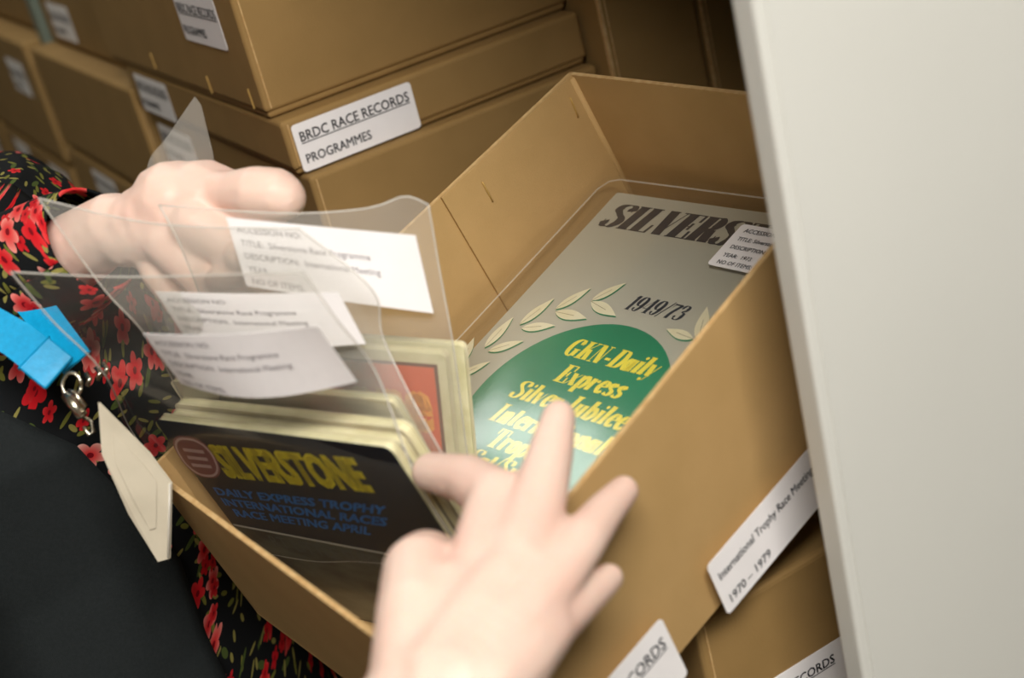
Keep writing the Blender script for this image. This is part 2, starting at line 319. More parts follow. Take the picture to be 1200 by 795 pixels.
# fat-face italic letters: 'k' fat straight, 'n' hairline, 'c' curve whose weight follows its direction, 'b' blob
X = 0.66
def oval(cx, cy, rx, ry, g=0.0):
    a = [(cx + rx * math.cos(math.radians(t)), cy + ry * math.sin(math.radians(t))) for t in range(90, 451, 18)]; return a
GL = {
 'S': (.74, [('c', [(.62, .74), (.56, .93), (.38, .98), (.2, .9), (.17, .74), (.34, .57), (.52, .42), (.58, .24), (.42, .03), (.22, .04), (.1, .24)]), ('n', [(.64, .7), (.64, 1)]), ('n', [(.08, 0), (.08, .3)])]),
 'I': (.46, [('k', [(.2, 0), (.2, 1)]), ('n', [(0, .985), (.42, .985)]), ('n', [(0, .015), (.42, .015)])]),
 'L': (.66, [('k', [(.2, 0), (.2, 1)]), ('n', [(0, .985), (.42, .985)]), ('n', [(0, .015), (.6, .015)]), ('m', [(.58, 0), (.6, .34)])]),
 'V': (.66, [('k', [(.16, 1), (.34, 0)]), ('n', [(.36, 0), (.62, 1)]), ('n', [(0, .985), (.36, .985)]), ('n', [(.5, .985), (.72, .985)])]),
 'E': (.68, [('k', [(.2, 0), (.2, 1)]), ('n', [(0, .985), (.6, .985)]), ('n', [(0, .015), (.62, .015)]), ('n', [(.2, .5), (.46, .5)]), ('m', [(.6, .7), (.6, 1)]), ('m', [(.6, .32), (.62, 0)]), ('m', [(.46, .36), (.46, .64)])]),
 'R': (.76, [('k', [(.2, 0), (.2, 1)]), ('n', [(0, .985), (.45, .985)]), ('n', [(0, .015), (.4, .015)]), ('c', [(.3, .985), (.48, .96), (.58, .76), (.48, .55), (.3, .51)]), ('k', [(.5, .5), (.6, 0)]), ('n', [(.6, .015), (.76, .1)])]),
 'T': (.7, [('k', [(.34, 0), (.34, 1)]), ('n', [(.03, .985), (.66, .985)]), ('n', [(.14, .015), (.56, .015)]), ('m', [(.04, .7), (.05, 1)]), ('m', [(.65, .7), (.65, 1)])]),
 'O': (.8, [('c', oval(.38, .5, .27, .48))]),
 'N': (.74, [('n', [(.12, 0), (.12, 1)]), ('k', [(.2, 1), (.52, 0)]), ('n', [(.6, 0), (.6, 1)]), ('n', [(0, .985), (.26, .985)]), ('n', [(0, .015), (.24, .015)]), ('n', [(.48, .985), (.74, .985)])]),
 'G': (.8, [('c', [(.6, .74), (.52, .94), (.36, .98), (.18, .8), (.13, .5), (.2, .18), (.38, .02), (.52, .08)]), ('n', [(.63, .7), (.63, 1)]), ('k', [(.58, .04), (.58, .42)]), ('n', [(.4, .43), (.76, .43)])]),
 'K': (.78, [('k', [(.2, 0), (.2, 1)]), ('n', [(0, .985), (.42, .985)]), ('n', [(0, .015), (.42, .015)]), ('n', [(.24, .42), (.62, .985)]), ('k', [(.42, .6), (.58, 0)]), ('n', [(.5, .985), (.74, .985)])]),
 'D': (.8, [('k', [(.2, 0), (.2, 1)]), ('n', [(0, .985), (.4, .985)]), ('n', [(0, .015), (.4, .015)]), ('c', [(.34, .985), (.54, .9), (.64, .5), (.54, .1), (.34, .015)])]),
 'J': (.56, [('k', [(.34, .14), (.34, 1)]), ('n', [(.14, .985), (.54, .985)]), ('c', [(.34, .18), (.26, .02), (.12, .02)]), ('b', [(.1, .14)])]),
 'A': (.78, [('n', [(.08, 0), (.38, 1)]), ('k', [(.4, 1), (.58, 0)]), ('n', [(.2, .32), (.5, .32)]), ('n', [(0, .015), (.22, .015)]), ('n', [(.42, .015), (.76, .015)])]),
 '-': (.42, [('n2', [(.06, .34), (.36, .34)])]), '/': (.42, [('m', [(.0, -.05), (.36, 1.05)])]), ' ': (.3, []),
 '1': (.46, [('k', [(.24, 0), (.24, 1)]), ('n', [(.06, .015), (.44, .015)]), ('n', [(.04, .84), (.2, 1)])]),
 '9': (.68, [('c', oval(.32, .68, .22, .3)), ('c', [(.54, .7), (.52, .3), (.36, .03), (.16, .06)]), ('b', [(.14, .16)])]),
 '4': (.68, [('n', [(.04, .3), (.4, 1)]), ('n', [(.02, .3), (.64, .3)]), ('k', [(.44, 0), (.44, 1)]), ('n', [(.24, .015), (.62, .015)])]),
 '7': (.62, [('m', [(.06, .93), (.58, .93)]), ('c', [(.58, .95), (.4, .6), (.3, .3), (.3, 0)]), ('n', [(.05, .7), (.05, 1)])]),
 '3': (.64, [('c', [(.12, .84), (.28, .98), (.48, .9), (.5, .7), (.3, .54)]), ('c', [(.3, .54), (.54, .44), (.54, .14), (.34, .02), (.1, .1)]), ('b', [(.14, .8)]), ('b', [(.12, .2)])]),
 '8': (.66, [('c', oval(.32, .75, .18, .22)), ('c', oval(.32, .27, .23, .26))]),
 'a': (.62, [('c', oval(.22, X / 2, .14, X / 2 - .02)), ('k', [(.44, 0), (.44, X)]), ('n', [(.44, .015), (.6, .12)])]),
 'b': (.62, [('k', [(.16, 0), (.16, 1)]), ('c', [(.2, .5), (.36, X), (.5, .34), (.36, .02), (.16, .06)])]),
 'e': (.54, [('c', [(.14, .34), (.44, .42), (.42, .62), (.26, X), (.12, .34), (.26, .02), (.46, .14)])]),
 'h': (.62, [('k', [(.14, 0), (.14, 1)]), ('c', [(.2, .46), (.36, X), (.46, .5), (.44, 0)])]),
 'i': (.34, [('k', [(.16, 0), (.16, X)]), ('b', [(.18, .87)]), ('n', [(.0, X - .02), (.16, X - .02)]), ('n', [(.16, .015), (.34, .1)])]),
 'l': (.34, [('k', [(.16, 0), (.16, 1)]), ('n', [(.0, .985), (.16, .985)]), ('n', [(.16, .015), (.34, .1)])]),
 'n': (.64, [('k', [(.14, 0), (.14, X)]), ('c', [(.2, .42), (.36, X), (.46, .5), (.46, 0)]), ('n', [(0, X - .02), (.14, X - .02)]), ('n', [(.46, .015), (.62, .1)])]),
 'o': (.58, [('c', oval(.27, X / 2, .17, X / 2 - .02))]),
 'p': (.62, [('k', [(.14, -.28), (.14, X)]), ('c', [(.2, .5), (.36, X), (.5, .34), (.36, .02), (.16, .08)]), ('n', [(0, -.27), (.3, -.27)])]),
 'r': (.5, [('k', [(.14, 0), (.14, X)]), ('n', [(.18, .42), (.38, X - .04)]), ('b', [(.4, .56)]), ('n', [(0, X - .02), (.14, X - .02)])]),
 's': (.5, [('c', [(.4, .5), (.3, X), (.14, .56), (.2, .4), (.36, .27), (.38, .12), (.24, .01), (.06, .12)])]),
 't': (.4, [('k', [(.18, .05), (.18, .9)]), ('n', [(.02, X), (.36, X)]), ('n', [(.18, .03), (.38, .12)])]),
 'u': (.64, [('k', [(.14, .1), (.14, X)]), ('c', [(.14, .16), (.26, .02), (.42, .3)]), ('k', [(.46, 0), (.46, X)]), ('n', [(.46, .015), (.62, .1)])]),
 'v': (.54, [('k', [(.1, X), (.24, 0)]), ('n', [(.26, 0), (.46, X)])]),
 'x': (.58, [('k', [(.14, X), (.4, 0)]), ('n', [(.02, 0), (.5, X)]), ('n', [(.4, .015), (.56, .1)])]),
 'y': (.58, [('k', [(.12, X), (.26, .02)]), ('n', [(.5, X), (.24, -.2)]), ('n', [(.24, -.2), (.06, -.26)]), ('b', [(.08, -.2)])]),
}
def fat_width(s, sp=1.0): return sum(GL[c][0] for c in s) * sp
def fat_text(ink, s, x, y, h, sx=1.0, slant=0.24, fat=.23, thin=.035, sp=1.0):
    for ch in s:
        adv, st = GL[ch]
        for mode, p in st:
            q = spline(p) if mode == 'c' else p
            if mode == 'b':
                c = p[0]; q = [(c[0] + .085 * math.cos(t), c[1] + .085 * math.sin(t)) for t in [k * math.pi / 5 for k in range(10)]]
                ink.poly([(x + (a * sx + b * slant) * h, y + b * h) for a, b in q]); continue
            if mode == 'c': w = lambda d, t: thin + (fat - thin) * abs(d[1]) ** 1.6
            else: w = {'k': fat, 'n': thin, 'm': .09, 'n2': .13}[mode]
            V = []; n = len(q)
            for i, (a, b) in enumerate(q):
                x0, y0 = q[max(i - 1, 0)]; x1, y1 = q[min(i + 1, n - 1)]; dx, dy = x1 - x0, y1 - y0; l = math.hypot(dx, dy) or 1
                ww = w((dx / l, dy / l), 0) if callable(w) else w
                if mode in 'km' and abs(dy) > abs(dx): nx, ny = -ww / 2, 0
                else: nx, ny = -dy / l * ww / 2, dx / l * ww / 2
                V += [(a + nx, b + ny), (a - nx, b - ny)]
            ink.add([(x + (a * sx + b * slant) * h, y + b * h) for a, b in V], [(2 * i, 2 * i + 1, 2 * i + 3, 2 * i + 2) for i in range(n - 1)])
        x += adv * sx * sp * h
    return x

# ================================================================== the setting
def structure(o): o['kind'] = 'structure'; return o
structure(MB().box(world, -2.2, 2.6, -2.4, 5.2, -0.05, 0).build('floor', M['floor']))
structure(MB().box(world, -2.2, 2.6, -2.4, 5.2, 2.6, 2.65).build('ceiling', M['wall']))
structure(MB().box(world, -2.25, -2.2, -2.4, 5.2, 0, 2.6).build('wall_left', M['wall']))
structure(MB().box(world, 2.6, 2.65, -2.4, 5.2, 0, 2.6).build('wall_right', M['wall']))
structure(MB().box(world, -2.2, 2.6, 5.2, 5.25, 0, 2.6).build('wall_back', M['wall']))
structure(MB().box(world, -2.2, 2.6, -2.45, -2.4, 0, 2.6).build('wall_front', M['wall']))
def lamp(cx, cy, sx, sy, label, z=2.6, t=0.05):
    r = empty('ceiling_light', (cx, cy, z), label, 'ceiling light')
    MB().box(world, cx - sx / 2 - .03, cx + sx / 2 + .03, cy - sy / 2 - .03, cy + sy / 2 + .03, z - t, z).build('housing', M['cream'], r)
    MB().box(world, cx - sx / 2, cx + sx / 2, cy - sy / 2, cy + sy / 2, z - t - .01, z - t + .001).build('diffuser', M['diffuser'], r)
lamp(-0.05, -0.45, 0.9, 0.6, 'square ceiling light panel behind the camera over the aisle')
lamp(0.24, 2.05, 0.36, 1.3, 'long narrow ceiling light over the aisle in front of the shelves')

# end panel of the shelving run: folded sheet, seen on its outer face
pn = empty('shelf_end_panel', (0.36, 0.477, 0), 'tall cream powder-coated metal end panel filling the right side', 'shelving panel')
o = MB().box(world, 0.3605, 0.98, 0.4765, 0.4925, 0.02, 2.25).build('sheet', M['cream'], pn); clean(o, 0.0025, 3)
MB().box(world, 0.366, 0.98, 0.4757, 0.4770, 0.05, 2.2).build('face_skin', M['cream'], pn)

# shelving frame
sh = empty('steel_shelving', (0.31, 0.55, 0), 'grey steel shelving bays carrying the archive boxes', 'shelving')
for z in (0.30, 0.695, 1.60):  # topmost board is out of view, set at this height to shade the recess
    clean(MB().box(world, 0.33, 0.97, 0.50, 4.6, z - 0.03, z).build('shelf_board', M['shelfmetal'], sh), 0.001, 1)
def post(x, y, z0=0.0, z1=2.2):
    clean(MB().box(world, x, x + 0.035, y, y + 0.05, z0, z1).build('upright_post', M['post'], sh), 0.002, 1)
for y in (0.51, 1.93, 3.4, 4.55): post(0.93, y)
MB().box(world, 0.99, 1.0, 0.5, 4.6, 0.0, 2.2).build('back_sheet', M['post'], sh)

# ------------------------------------------------------------------ archive boxes on the shelf
BOARD = 0.0025
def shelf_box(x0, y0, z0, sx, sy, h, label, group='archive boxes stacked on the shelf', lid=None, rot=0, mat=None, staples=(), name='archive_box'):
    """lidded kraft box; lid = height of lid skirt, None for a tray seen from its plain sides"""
    r = empty(name, (x0, y0, z0), label, 'box', group); mt = mat or M['kraft_shaded']
    b = MB().box(world, x0 + .002, x0 + sx - .002, y0 + .002, y0 + sy - .002, z0, z0 + h - .006).build('body', mt, r); clean(b, 0.003, 3)
    l = lid if lid else h - 0.004
    t = MB().box(world, x0, x0 + sx, y0, y0 + sy, z0 + h - l, z0 + h).build('lid', mt, r); clean(t, 0.0035, 3)
    # corner seams of the lid skirt
    for (yy, xx) in ((y0 - .0003, x0 + .0045),):
        MB().box(world, xx, xx + .0008, yy - .0004, yy + .001, z0 + h - l + .003, z0 + h - .003).build('corner_seam', M['kraft_edge'], r)
    for (face, a, z, tl) in staples:
        if face == 'x': p = [(x0 - .0006, a, z), (x0 - .0006, a + .0015, z + tl)]
        else: p = [(a, y0 - .0006, z), (a, y0 - .0006, z + tl)]
        MB().tube([Vector(q) for q in p], 0.0006, 6).build('staple', M['brass'], r)
    return r
def paper_label(parent, fr, w, h, lines, r=0.0028, th=0.0003, lift=0.0004, mat=None, label=None):
    """fr.u along the text, fr.v up, fr.w out of the surface; origin at the lower left corner"""
    o = MB().slab(rrect(0, 0, w, h, r), th, lambda a, b, c: fr.p(a, b, c + lift)).build('paper_label', mat or M['label'], parent)
    if label: o['label'] = label
    ink = Ink(lambda a, b: fr.p(a, b, lift + th + .0003))
    for (t, x, y, s, under, kw) in lines:
        v, f = font_shape(t, s, **kw); ink.add(v, f, x, y)
        if under:
            xs = [q[0] for q in v]; ink.rect(x + min(xs), y - s * .16, x + max(xs), y - s * .09)
    ink.build('printed_text', M['ink'], parent)
    return o
def lab_lines(h=.038, first='BRDC RACE RECORDS', second='PROGRAMMES', s=.0105):
    return [(first, .004, h * .62, s, True, dict(bold=.014, condense=.86)), (second, .004, h * .16, s * .93, False, dict(bold=.014, condense=.86))]
def label_front(parent, x, y, z, w, h, lines, **k):   # on a face looking towards -X: text runs towards -Y
    return paper_label(parent, Frame((x, y, z), (0, -1, 0), (0, 0, 1)), w, h, lines, **k)
def label_side(parent, x, y, z, w, h, lines, **k):    # on a face looking towards -Y: text runs towards +X
    return paper_label(parent, Frame((x, y, z), (1, 0, 0), (0, 0, 1)), w, h, lines, **k)

b1 = shelf_box(.312, .998, 1.2455, .265, .425, .135, 'upper brown archive box with three staples, second label top left', staples=(('x', 1.02, 1.252, .015), ('x', 1.115, 1.252, .014), ('x', 1.262, 1.256, .014)), lid=.13)
label_front(b1, .312, 1.137, 1.294, .099, .04, lab_lines())
b2 = shelf_box(.3145, .982, 1.2035, .26, .405, .0415, 'shallow brown box with race records label, directly under the upper box')
label_side(b2, .321, .982, 1.2045, .099, .036, lab_lines(.036))
label_front(b2, .3145, 1.362, 1.2045, .099, .036, lab_lines(.036))
b3 = shelf_box(.320, .972, 1.064, .255, .40, .1385, 'deep brown box at the bottom of the near stack, behind the fist', lid=.12)
label_front(b3, .320, 1.36, 1.152, .099, .038, lab_lines())
# next stack along the aisle
b4 = shelf_box(.312, 1.392, 1.098, .27, .43, .122, 'brown box with a lit lid top, left of the shallow box', lid=.118)
b5 = shelf_box(.338, 1.428, 1.2205, .26, .375, .135, 'narrow brown box with a blurred label, against the green post')
label_front(b5, .338, 1.765, 1.232, .10, .042, lab_lines())
b6 = shelf_box(.312, 1.40, .965, .27, .43, .128, 'low brown box under the lit-lid box, label near its top')
label_front(b6, .312, 1.72, 1.045, .099, .038, lab_lines())
b7 = shelf_box(.312, .97, .93, .27, .42, .13, 'brown box hidden low behind the woman\'s hands')
b8 = shelf_box(.312, 1.87, 1.06, .27, .42, .16, 'far brown box with lit lid edge at the left frame edge')
label_front(b8, .312, 2.02, 1.145, .099, .045, lab_lines())
b9 = shelf_box(.312, 1.872, .925, .27, .42, .13, 'far brown box with two pale labels, low on the left')
label_front(b9, .312, 2.00, .998, .10, .045, lab_lines())
label_front(b9, .312, 2.22, 1.0, .09, .045, lab_lines())
b10 = shelf_box(.345, 1.875, 1.222, .27, .42, .16, 'topmost far brown box in the upper left corner')
b11 = shelf_box(.275, 1.875, .80, .27, .42, .12, 'far brown box with a lit lid, second from the bottom on the left', lid=.03)
b12 = shelf_box(.312, 2.32, 1.06, .27, .42, .155, 'farthest brown box behind the one at the frame edge')
b13 = shelf_box(.312, 2.32, .90, .27, .42, .155, 'farthest lower brown box beyond the two-label box')
label_front(b13, .312, 2.5, .98, .099, .045, lab_lines())
# supports that carry the lower stacks
for i, (y, s, z1, w_) in enumerate(((.97, .42, .9295, 'near'), (1.40, .43, .9645, 'middle'))):
    shelf_box(.315, y, .696, .27, s, z1 - .697, 'brown box low in the %s stack, hidden below the frame' % w_)
clean(MB().box(world, .335, .37, 1.834, 1.868, .03, 2.1).build('upright_post', M['post'], sh), .002, 1)

# boxes standing in the deep half of the bay
u1 = shelf_box(.578, .955, 1.02, .088, .30, .36, 'narrow upright box with a pale cut edge, behind the open box', group='upright boxes behind the open box', mat=M['kraft_shaded'])
MB().box(world, .5765, .579, .9535, .957, 1.02, 1.38).build('cut_edge', M['kraft_edge'], u1)
u2 = shelf_box(.668, .952, 1.02, .24, .30, .36, 'wide upright box right of the narrow one, behind the open box', group='upright boxes behind the open box')
MB().box(world, .667, .6695, .9505, .953, 1.02, 1.38).build('cut_edge', M['kraft_edge'], u2)
for k, (x, w_) in enumerate(((.578, .33),)):
    shelf_box(x + .06, .955, .697, w_ - .06, .31, .32, 'dark box under the two upright boxes')
# box under the open one, lower right
lr = shelf_box(.316, .5556, .885, .42, .33, .135, 'brown box with race records label, under the open box', group='archive boxes under the open box', lid=.128)
LRF = Frame((.316, .5556, 0), (1, 0, 0), (0, 0, 1)); LRF.w = Vector((0, -1, 0))
_t = LRF.hit(979, 749)[1]; _x, _z = LRF.hit(932, 789); _w = max(q[0] for q in font_shape('BRDC RACE .', .0086, condense=.92, bold=.018)[0])
label_side(lr, max(.317, _x - _w - .003), .5556, _t - .040, .099, .040, [('BRDC RACE RECORDS', .004, .0262, .0086, True, dict(bold=.018, condense=.92)), ('PROGRAMMES', .004, .009, .0084, False, dict(bold=.016, condense=.9))])
shelf_box(.316, .5556, .697, .42, .33, .187, 'tall brown box at the bottom of the stack under the open box', group='archive boxes under the open box')

# ================================================================== the open box
R_ = [(.6112, -.6582, .4396), (.2123, .6713, .7101), (-.7625, -.3407, .5501)]
BOX = Frame(cp((.0387, -.1789, .9705)), c2w([r[0] for r in R_]), c2w([r[1] for r in R_]))   # u across, v towards the woman, w down into the box
w0, w1, h0, h1, LN = .2635, .293, .150, .1295, .387
ob = empty('open_archive_box', BOX.p(.13, .2, h0), 'open tilted brown card box the woman is sorting, label on its long side', 'box')
def wall(name, pts, t, inward, parent=ob, mat=M['kraft'], bev=.0006):
    """four outer corners and a thickness towards inward"""
    n, m_ = 14, 5; P = [Vector(p) for p in pts]; v = []; f = []; K = (n + 1) * (m_ + 1)
    for off in (0, t):
        for i in range(n + 1):
            for j in range(m_ + 1):
                s_, q = i / n, j / m_; v.append((P[0] * (1 - s_) + P[1] * s_) * (1 - q) + (P[3] * (1 - s_) + P[2] * s_) * q + inward * off)
    idx = lambda i, j, o: o * K + i * (m_ + 1) + j
    for i in range(n):
        for j in range(m_):
            f.append((idx(i, j, 0), idx(i + 1, j, 0), idx(i + 1, j + 1, 0), idx(i, j + 1, 0))); f.append((idx(i, j, 1), idx(i, j + 1, 1), idx(i + 1, j + 1, 1), idx(i + 1, j, 1)))
    for i in range(n):
        for j in (0, m_): f.append((idx(i, j, 0), idx(i, j, 1), idx(i + 1, j, 1), idx(i + 1, j, 0)))
    for j in range(m_):
        for i in (0, n): f.append((idx(i, j, 0), idx(i, j + 1, 0), idx(i, j + 1, 1), idx(i, j, 1)))
    mb_ = MB(); mb_.v = v; mb_.f = f
    return mb_.build(name, mat, parent)
A_, D_, B_, C_ = BOX.p(0, 0, 0), BOX.p(w0, 0, 0), BOX.p(0, LN - .007, 0), BOX.p(w1, LN, 0)
Ab, Db, Bb, Cb = BOX.p(0, 0, h0), BOX.p(w0, 0, h0), BOX.p(0, LN, h1), BOX.p(w1 - .012, LN, h1)
T = .0028
wall('far_wall', [A_, D_, Db, Ab], T, BOX.v)
wall('left_wall', [A_, B_, Bb, Ab], T, BOX.u)
wall('label_wall', [D_, C_, Cb, Db], T, -BOX.u)
wall('near_wall', [B_, C_, Cb, Bb], T, -BOX.v)
wall('base', [Ab, Db, Cb, Bb], T, -BOX.w)
# stapled corner flap: second ply lying on the inside of the left wall, and the flap of the far wall
def lerp(a, b, t): return a * (1 - t) + b * t
fl = [lerp(A_, B_, .008) + BOX.u * T, lerp(A_, B_, .345) + BOX.u * T, lerp(Ab, Bb, .345) + BOX.u * T, lerp(Ab, Bb, .008) + BOX.u * T]
o = wall('corner_flap', fl, .0022, BOX.u, bev=.0005)
for k, (pa, pb) in enumerate((((A_, D_)), ((D_, C_)), ((B_, C_)), ((A_, B_)))):
    i_ = (BOX.v, -BOX.u, -BOX.v, BOX.u)[k]
    MB().hexa([pa - BOX.w * .0001, pb - BOX.w * .0001, pb - BOX.w * .0001 + i_ * (T + .0001), pa - BOX.w * .0001 + i_ * (T + .0001), pa + BOX.w * .0006, pb + BOX.w * .0006, pb + BOX.w * .0006 + i_ * T, pa + BOX.w * .0006 + i_ * T]).build('rim_edge', M['kraft_edge'], ob)
# raised folded crease down the far left inner corner
MB().tube([A_ + (BOX.u + BOX.v) * (T + .001) + BOX.w * .002, Ab + (BOX.u + BOX.v) * (T + .001) - BOX.w * .005], .0028, 8).build('corner_crease', M['kraft'], ob, True)
def staple(p0, p1, n):
    p0 += n * .0005; p1 += n * .0005
    MB().tube([p0 - n * .001, p0, lerp(p0, p1, .5), p1, p1 - n * .001], .0006, 6).build('staple', M['brass'], ob, True)
inL = Frame(BOX.p(T + .0023, 0, 0), BOX.v, BOX.w)
for (a, b) in (((668, 115), (677, 137)), ((565, 214), (577, 236))):
    a1 = inL.hit(*a); b1_ = inL.hit(*b); staple(inL.p(*a1), inL.p(*b1_), BOX.u)
s0 = BOX.p(w0 + .0006, .018, .012); staple(s0, s0 + BOX.w * .004, BOX.u)
# labels on the long side
LW = Frame(lerp(D_, C_, 0), (D_ - C_), -BOX.w); LW.w = LW.u.cross(LW.v)
if LW.w.dot(CAM - LW.o) < 0: LW.w = -LW.w
def on_side(px, py): return LW.hit(px, py)
c_bl = on_side(852, 721); c_tl = on_side(821, 671); c_r = on_side(945, 527)
ang = math.atan2(c_bl[0] - c_tl[0], c_tl[1] - c_bl[1])
d_ = Vector((c_r[0] - c_tl[0], c_r[1] - c_tl[1])).normalized()
ux = LW.u * d_.x + LW.v * d_.y; vx = -LW.u * d_.y + LW.v * d_.x
hl = math.hypot(c_bl[0] - c_tl[0], c_bl[1] - c_tl[1])
fr = Frame(LW.p(*c_bl), ux, vx); fr.w = LW.w
paper_label(ob, fr, .118, hl, [('International Trophy Race Meeting', .004, hl * .60, .0074, False, dict(bold=.014, condense=.81)), ('1970 \u2013 1979', .004, hl * .13, .0074, False, dict(bold=.014))], lift=.0006)
q1 = on_side(805, 789); q2 = on_side(767, 741)
hl2 = .042
fr2 = Frame(LW.p(*q1) - ux * .099, ux, vx); fr2.w = LW.w
paper_label(ob, fr2, .099, hl2, [('BRDC RACE RECORDS', .006, hl2 * .62, .0102, True, dict(bold=.014, condense=.86)), ('PROGRAMMES', .006, hl2 * .16, .0098, False, dict(bold=.014))], lift=.0006)

# ------------------------------------------------------------------ programmes lying in the box
def programme(fr, w, h, t, cover, label, group=None, r=.003, name='race_programme', pages=True):
    """booklet: fr.u right, fr.v down the cover, fr.w into the thickness"""
    root = empty(name, fr.p(w / 2, h, t / 2), label, 'programme', group)
    MB().slab(rrect(0.0006, 0.0006, w - .0012, h - .0006, r), t - .0012, lambda a, b, c: fr.p(a, b, c + .0006)).build('page_block', M['pages'], root)
    c = MB().slab(rrect(0, 0, w, h, r), .0006, lambda a, b, c: fr.p(a, b, c)).build('front_cover', cover, root)
    MB().slab(rrect(0, 0, w, h, r), .0006, lambda a, b, c: fr.p(a, b, c + t - .0006)).build('back_cover', M['cream_ink'], root)
    for k in range(1, 3):
        MB().slab(rrect(-.0004, .0004, w - .0004, h, r), .0003, lambda a, b, c: fr.p(a, b, c + t * k / 3)).build('inner_leaf', M['cream_ink'], root)
    return root
EPS = .06
def box_frame(x, y, z, e=EPS):
    u = BOX.u * math.cos(e) - BOX.v * math.sin(e); v = BOX.u * math.sin(e) + BOX.v * math.cos(e)
    return Frame(BOX.p(x, y, z), u, v)
GR = box_frame(.031, .030, .075)
PW, PH = .21, .25
gp = programme(GR, PW, PH, .005, M['silver'], 'silver-grey 1949/73 programme with green disc and yellow lettering, lying in the open box', r=.002)
gmap = lambda a, b: GR.p(a, -b, -.00025)            # print plane, y up
gmap2 = lambda a, b: GR.p(a, -b, -.0004)
gmap3 = lambda a, b: GR.p(a, -b, -.00055)
ink = Ink(gmap); fat_text(ink, 'SILVERSTONE', .008, -.0325, .0225, sx=1.08, fat=.32); ink.build('printed_title', M['ink'], gp)
ink = Ink(gmap); fat_text(ink, '1949/73', .0865, -.0965, .0125, sx=.86, fat=.24); ink.build('printed_year', M['ink'], gp)
cx_, cy_, cr_ = .102, -.178, .0695
ink = Ink(gmap); ink.poly([(cx_ + cr_ * math.cos(t), cy_ + cr_ * math.sin(t)) for t in [k * math.pi / 32 for k in range(64)]]); ink.build('green_disc', M['green'], gp)
ink = Ink(gmap2)
LINES = [('GKN-Daily', .0705, -.1405, .0165), ('Express', .081, -.1605, .0165), ('Silver Jubilee', .0585, -.1800, .0165), ('International', .0600, -.1995, .0165), ('Trophy', .0735, -.2165, .0165), ('Sat/Sun', .0690, -.2325, .0145), ('April 7/8', .0640, -.2470, .0135)]
for (t, x, y, h) in LINES: fat_text(ink, t, x, y, h * .86, sx=.98, slant=.2, fat=.26, thin=.05)
ink.build('yellow_lettering', M['yellow'], gp)
shadow = Ink(gmap); leaf = Ink(gmap2); vein = Ink(gmap3)
def leaf_shape(p, q, wd=.30):
    d = (q[0] - p[0], q[1] - p[1]); l = math.hypot(*d); n = (-d[1], d[0]); side = []
    for k in range(0, 11):
        t = k / 10; side.append((t, wd * math.sin(math.pi * t ** .8) * .5))
    return [(p[0] + d[0] * t + n[0] * s, p[1] + d[1] * t + n[1] * s) for t, s in side] + [(p[0] + d[0] * t - n[0] * s, p[1] + d[1] * t - n[1] * s) for t, s in side[::-1][1:-1]]
def put_leaf(a, b):
    p = GR.hit(*a); q = GR.hit(*b); p = (p[0], -p[1]); q = (q[0], -q[1])
    shadow.poly([(x + .0009, y - .0009) for x, y in leaf_shape(p, q)]); leaf.poly(leaf_shape(p, q)); vein.strip([p, (p[0] * .4 + q[0] * .6, p[1] * .4 + q[1] * .6)], .0004)
for a, b in (((693, 353), (734, 332)), ((693, 354), (722, 371)), ((651, 363), (693, 338)), ((651, 366), (688, 374)), ((609, 381), (650, 350)), ((611, 385), (651, 382)), ((568, 408), (602, 372)), ((572, 412), (614, 400)), ((537, 442), (575, 424)), ((540, 428), (556, 396)), ((812, 398), (781, 386)), ((818, 400), (829, 360))): put_leaf(a, b)
# the rest of the wreath on the far side of the disc, hidden by the box wall from here
for k in range(4):
    a0 = math.radians(18 - 24 * k); p = (cx_ + .080 * math.cos(a0), cy_ + .080 * math.sin(a0))
    for s in (-.6, .5):
        q = (p[0] + .02 * math.cos(a0 + s + 1.2), p[1] + .02 * math.sin(a0 + s + 1.2))
        shadow.poly([(x + .0009, y - .0009) for x, y in leaf_shape(p, q)]); leaf.poly(leaf_shape(p, q))
for nm_, ik_, mt_ in (('leaf_shadow_print', shadow, 'green'), ('laurel_leaves', leaf, 'cream_ink'), ('leaf_veins', vein, 'veins')): ik_.build(nm_, M[mt_], gp)['kind'] = 'stuff'

# film sleeve round the silver programme
FR_S = box_frame(.0085, .0175, .0725)
def film_patch(name, grid, mat, parent, thick=0, smooth=True):
    """grid[i][j] world points"""
    n, m = len(grid), len(grid[0]); v = [p for r in grid for p in r]
    f = [(i * m + j, i * m + j + 1, (i + 1) * m + j + 1, (i + 1) * m + j) for i in range(n - 1) for j in range(m - 1)]
    return link_mesh(name, v, f, mat, parent, smooth)
def film_grid(fr, a0, b0, a1, b1, n=22, m=18, amp=.0012, seed=0, r=.012, z=0.0):
    g = []
    for i in range(n + 1):
        row = []
        for j in range(m + 1):
            t = j / m; s = i / n; a = a0 + (a1 - a0) * t; b = b0 + (b1 - b0) * s
            ed = min(t, 1 - t, s, 1 - s) * 8; ed = min(1, ed)
            # round the corners
            da = min(a - a0, a1 - a); db = min(b - b0, b1 - b)
            if da < r and db < r:
                k = math.hypot(r - da, r - db)
                if k > r:
                    q = r / k; na = r - (r - da) * q; nb = r - (r - db) * q
                    a = a0 + na if a - a0 < a1 - a else a1 - na; b = b0 + nb if b - b0 < b1 - b else b1 - nb
            w_ = amp * noise.noise(Vector((a * 22 + seed, b * 14, seed * 3.1))) - .0016 * ed
            row.append(fr.p(a, b, w_ + z))
        g.append(row)
    return g
sl0 = empty('clear_sleeve', FR_S.p(.12, .13, .004), 'clear film sleeve wrapped round the silver-grey programme', 'plastic sleeve', 'clear film sleeves')
film_patch('front_film', film_grid(FR_S, 0, 0, .236, .262, seed=1), M['film_gloss'], sl0)
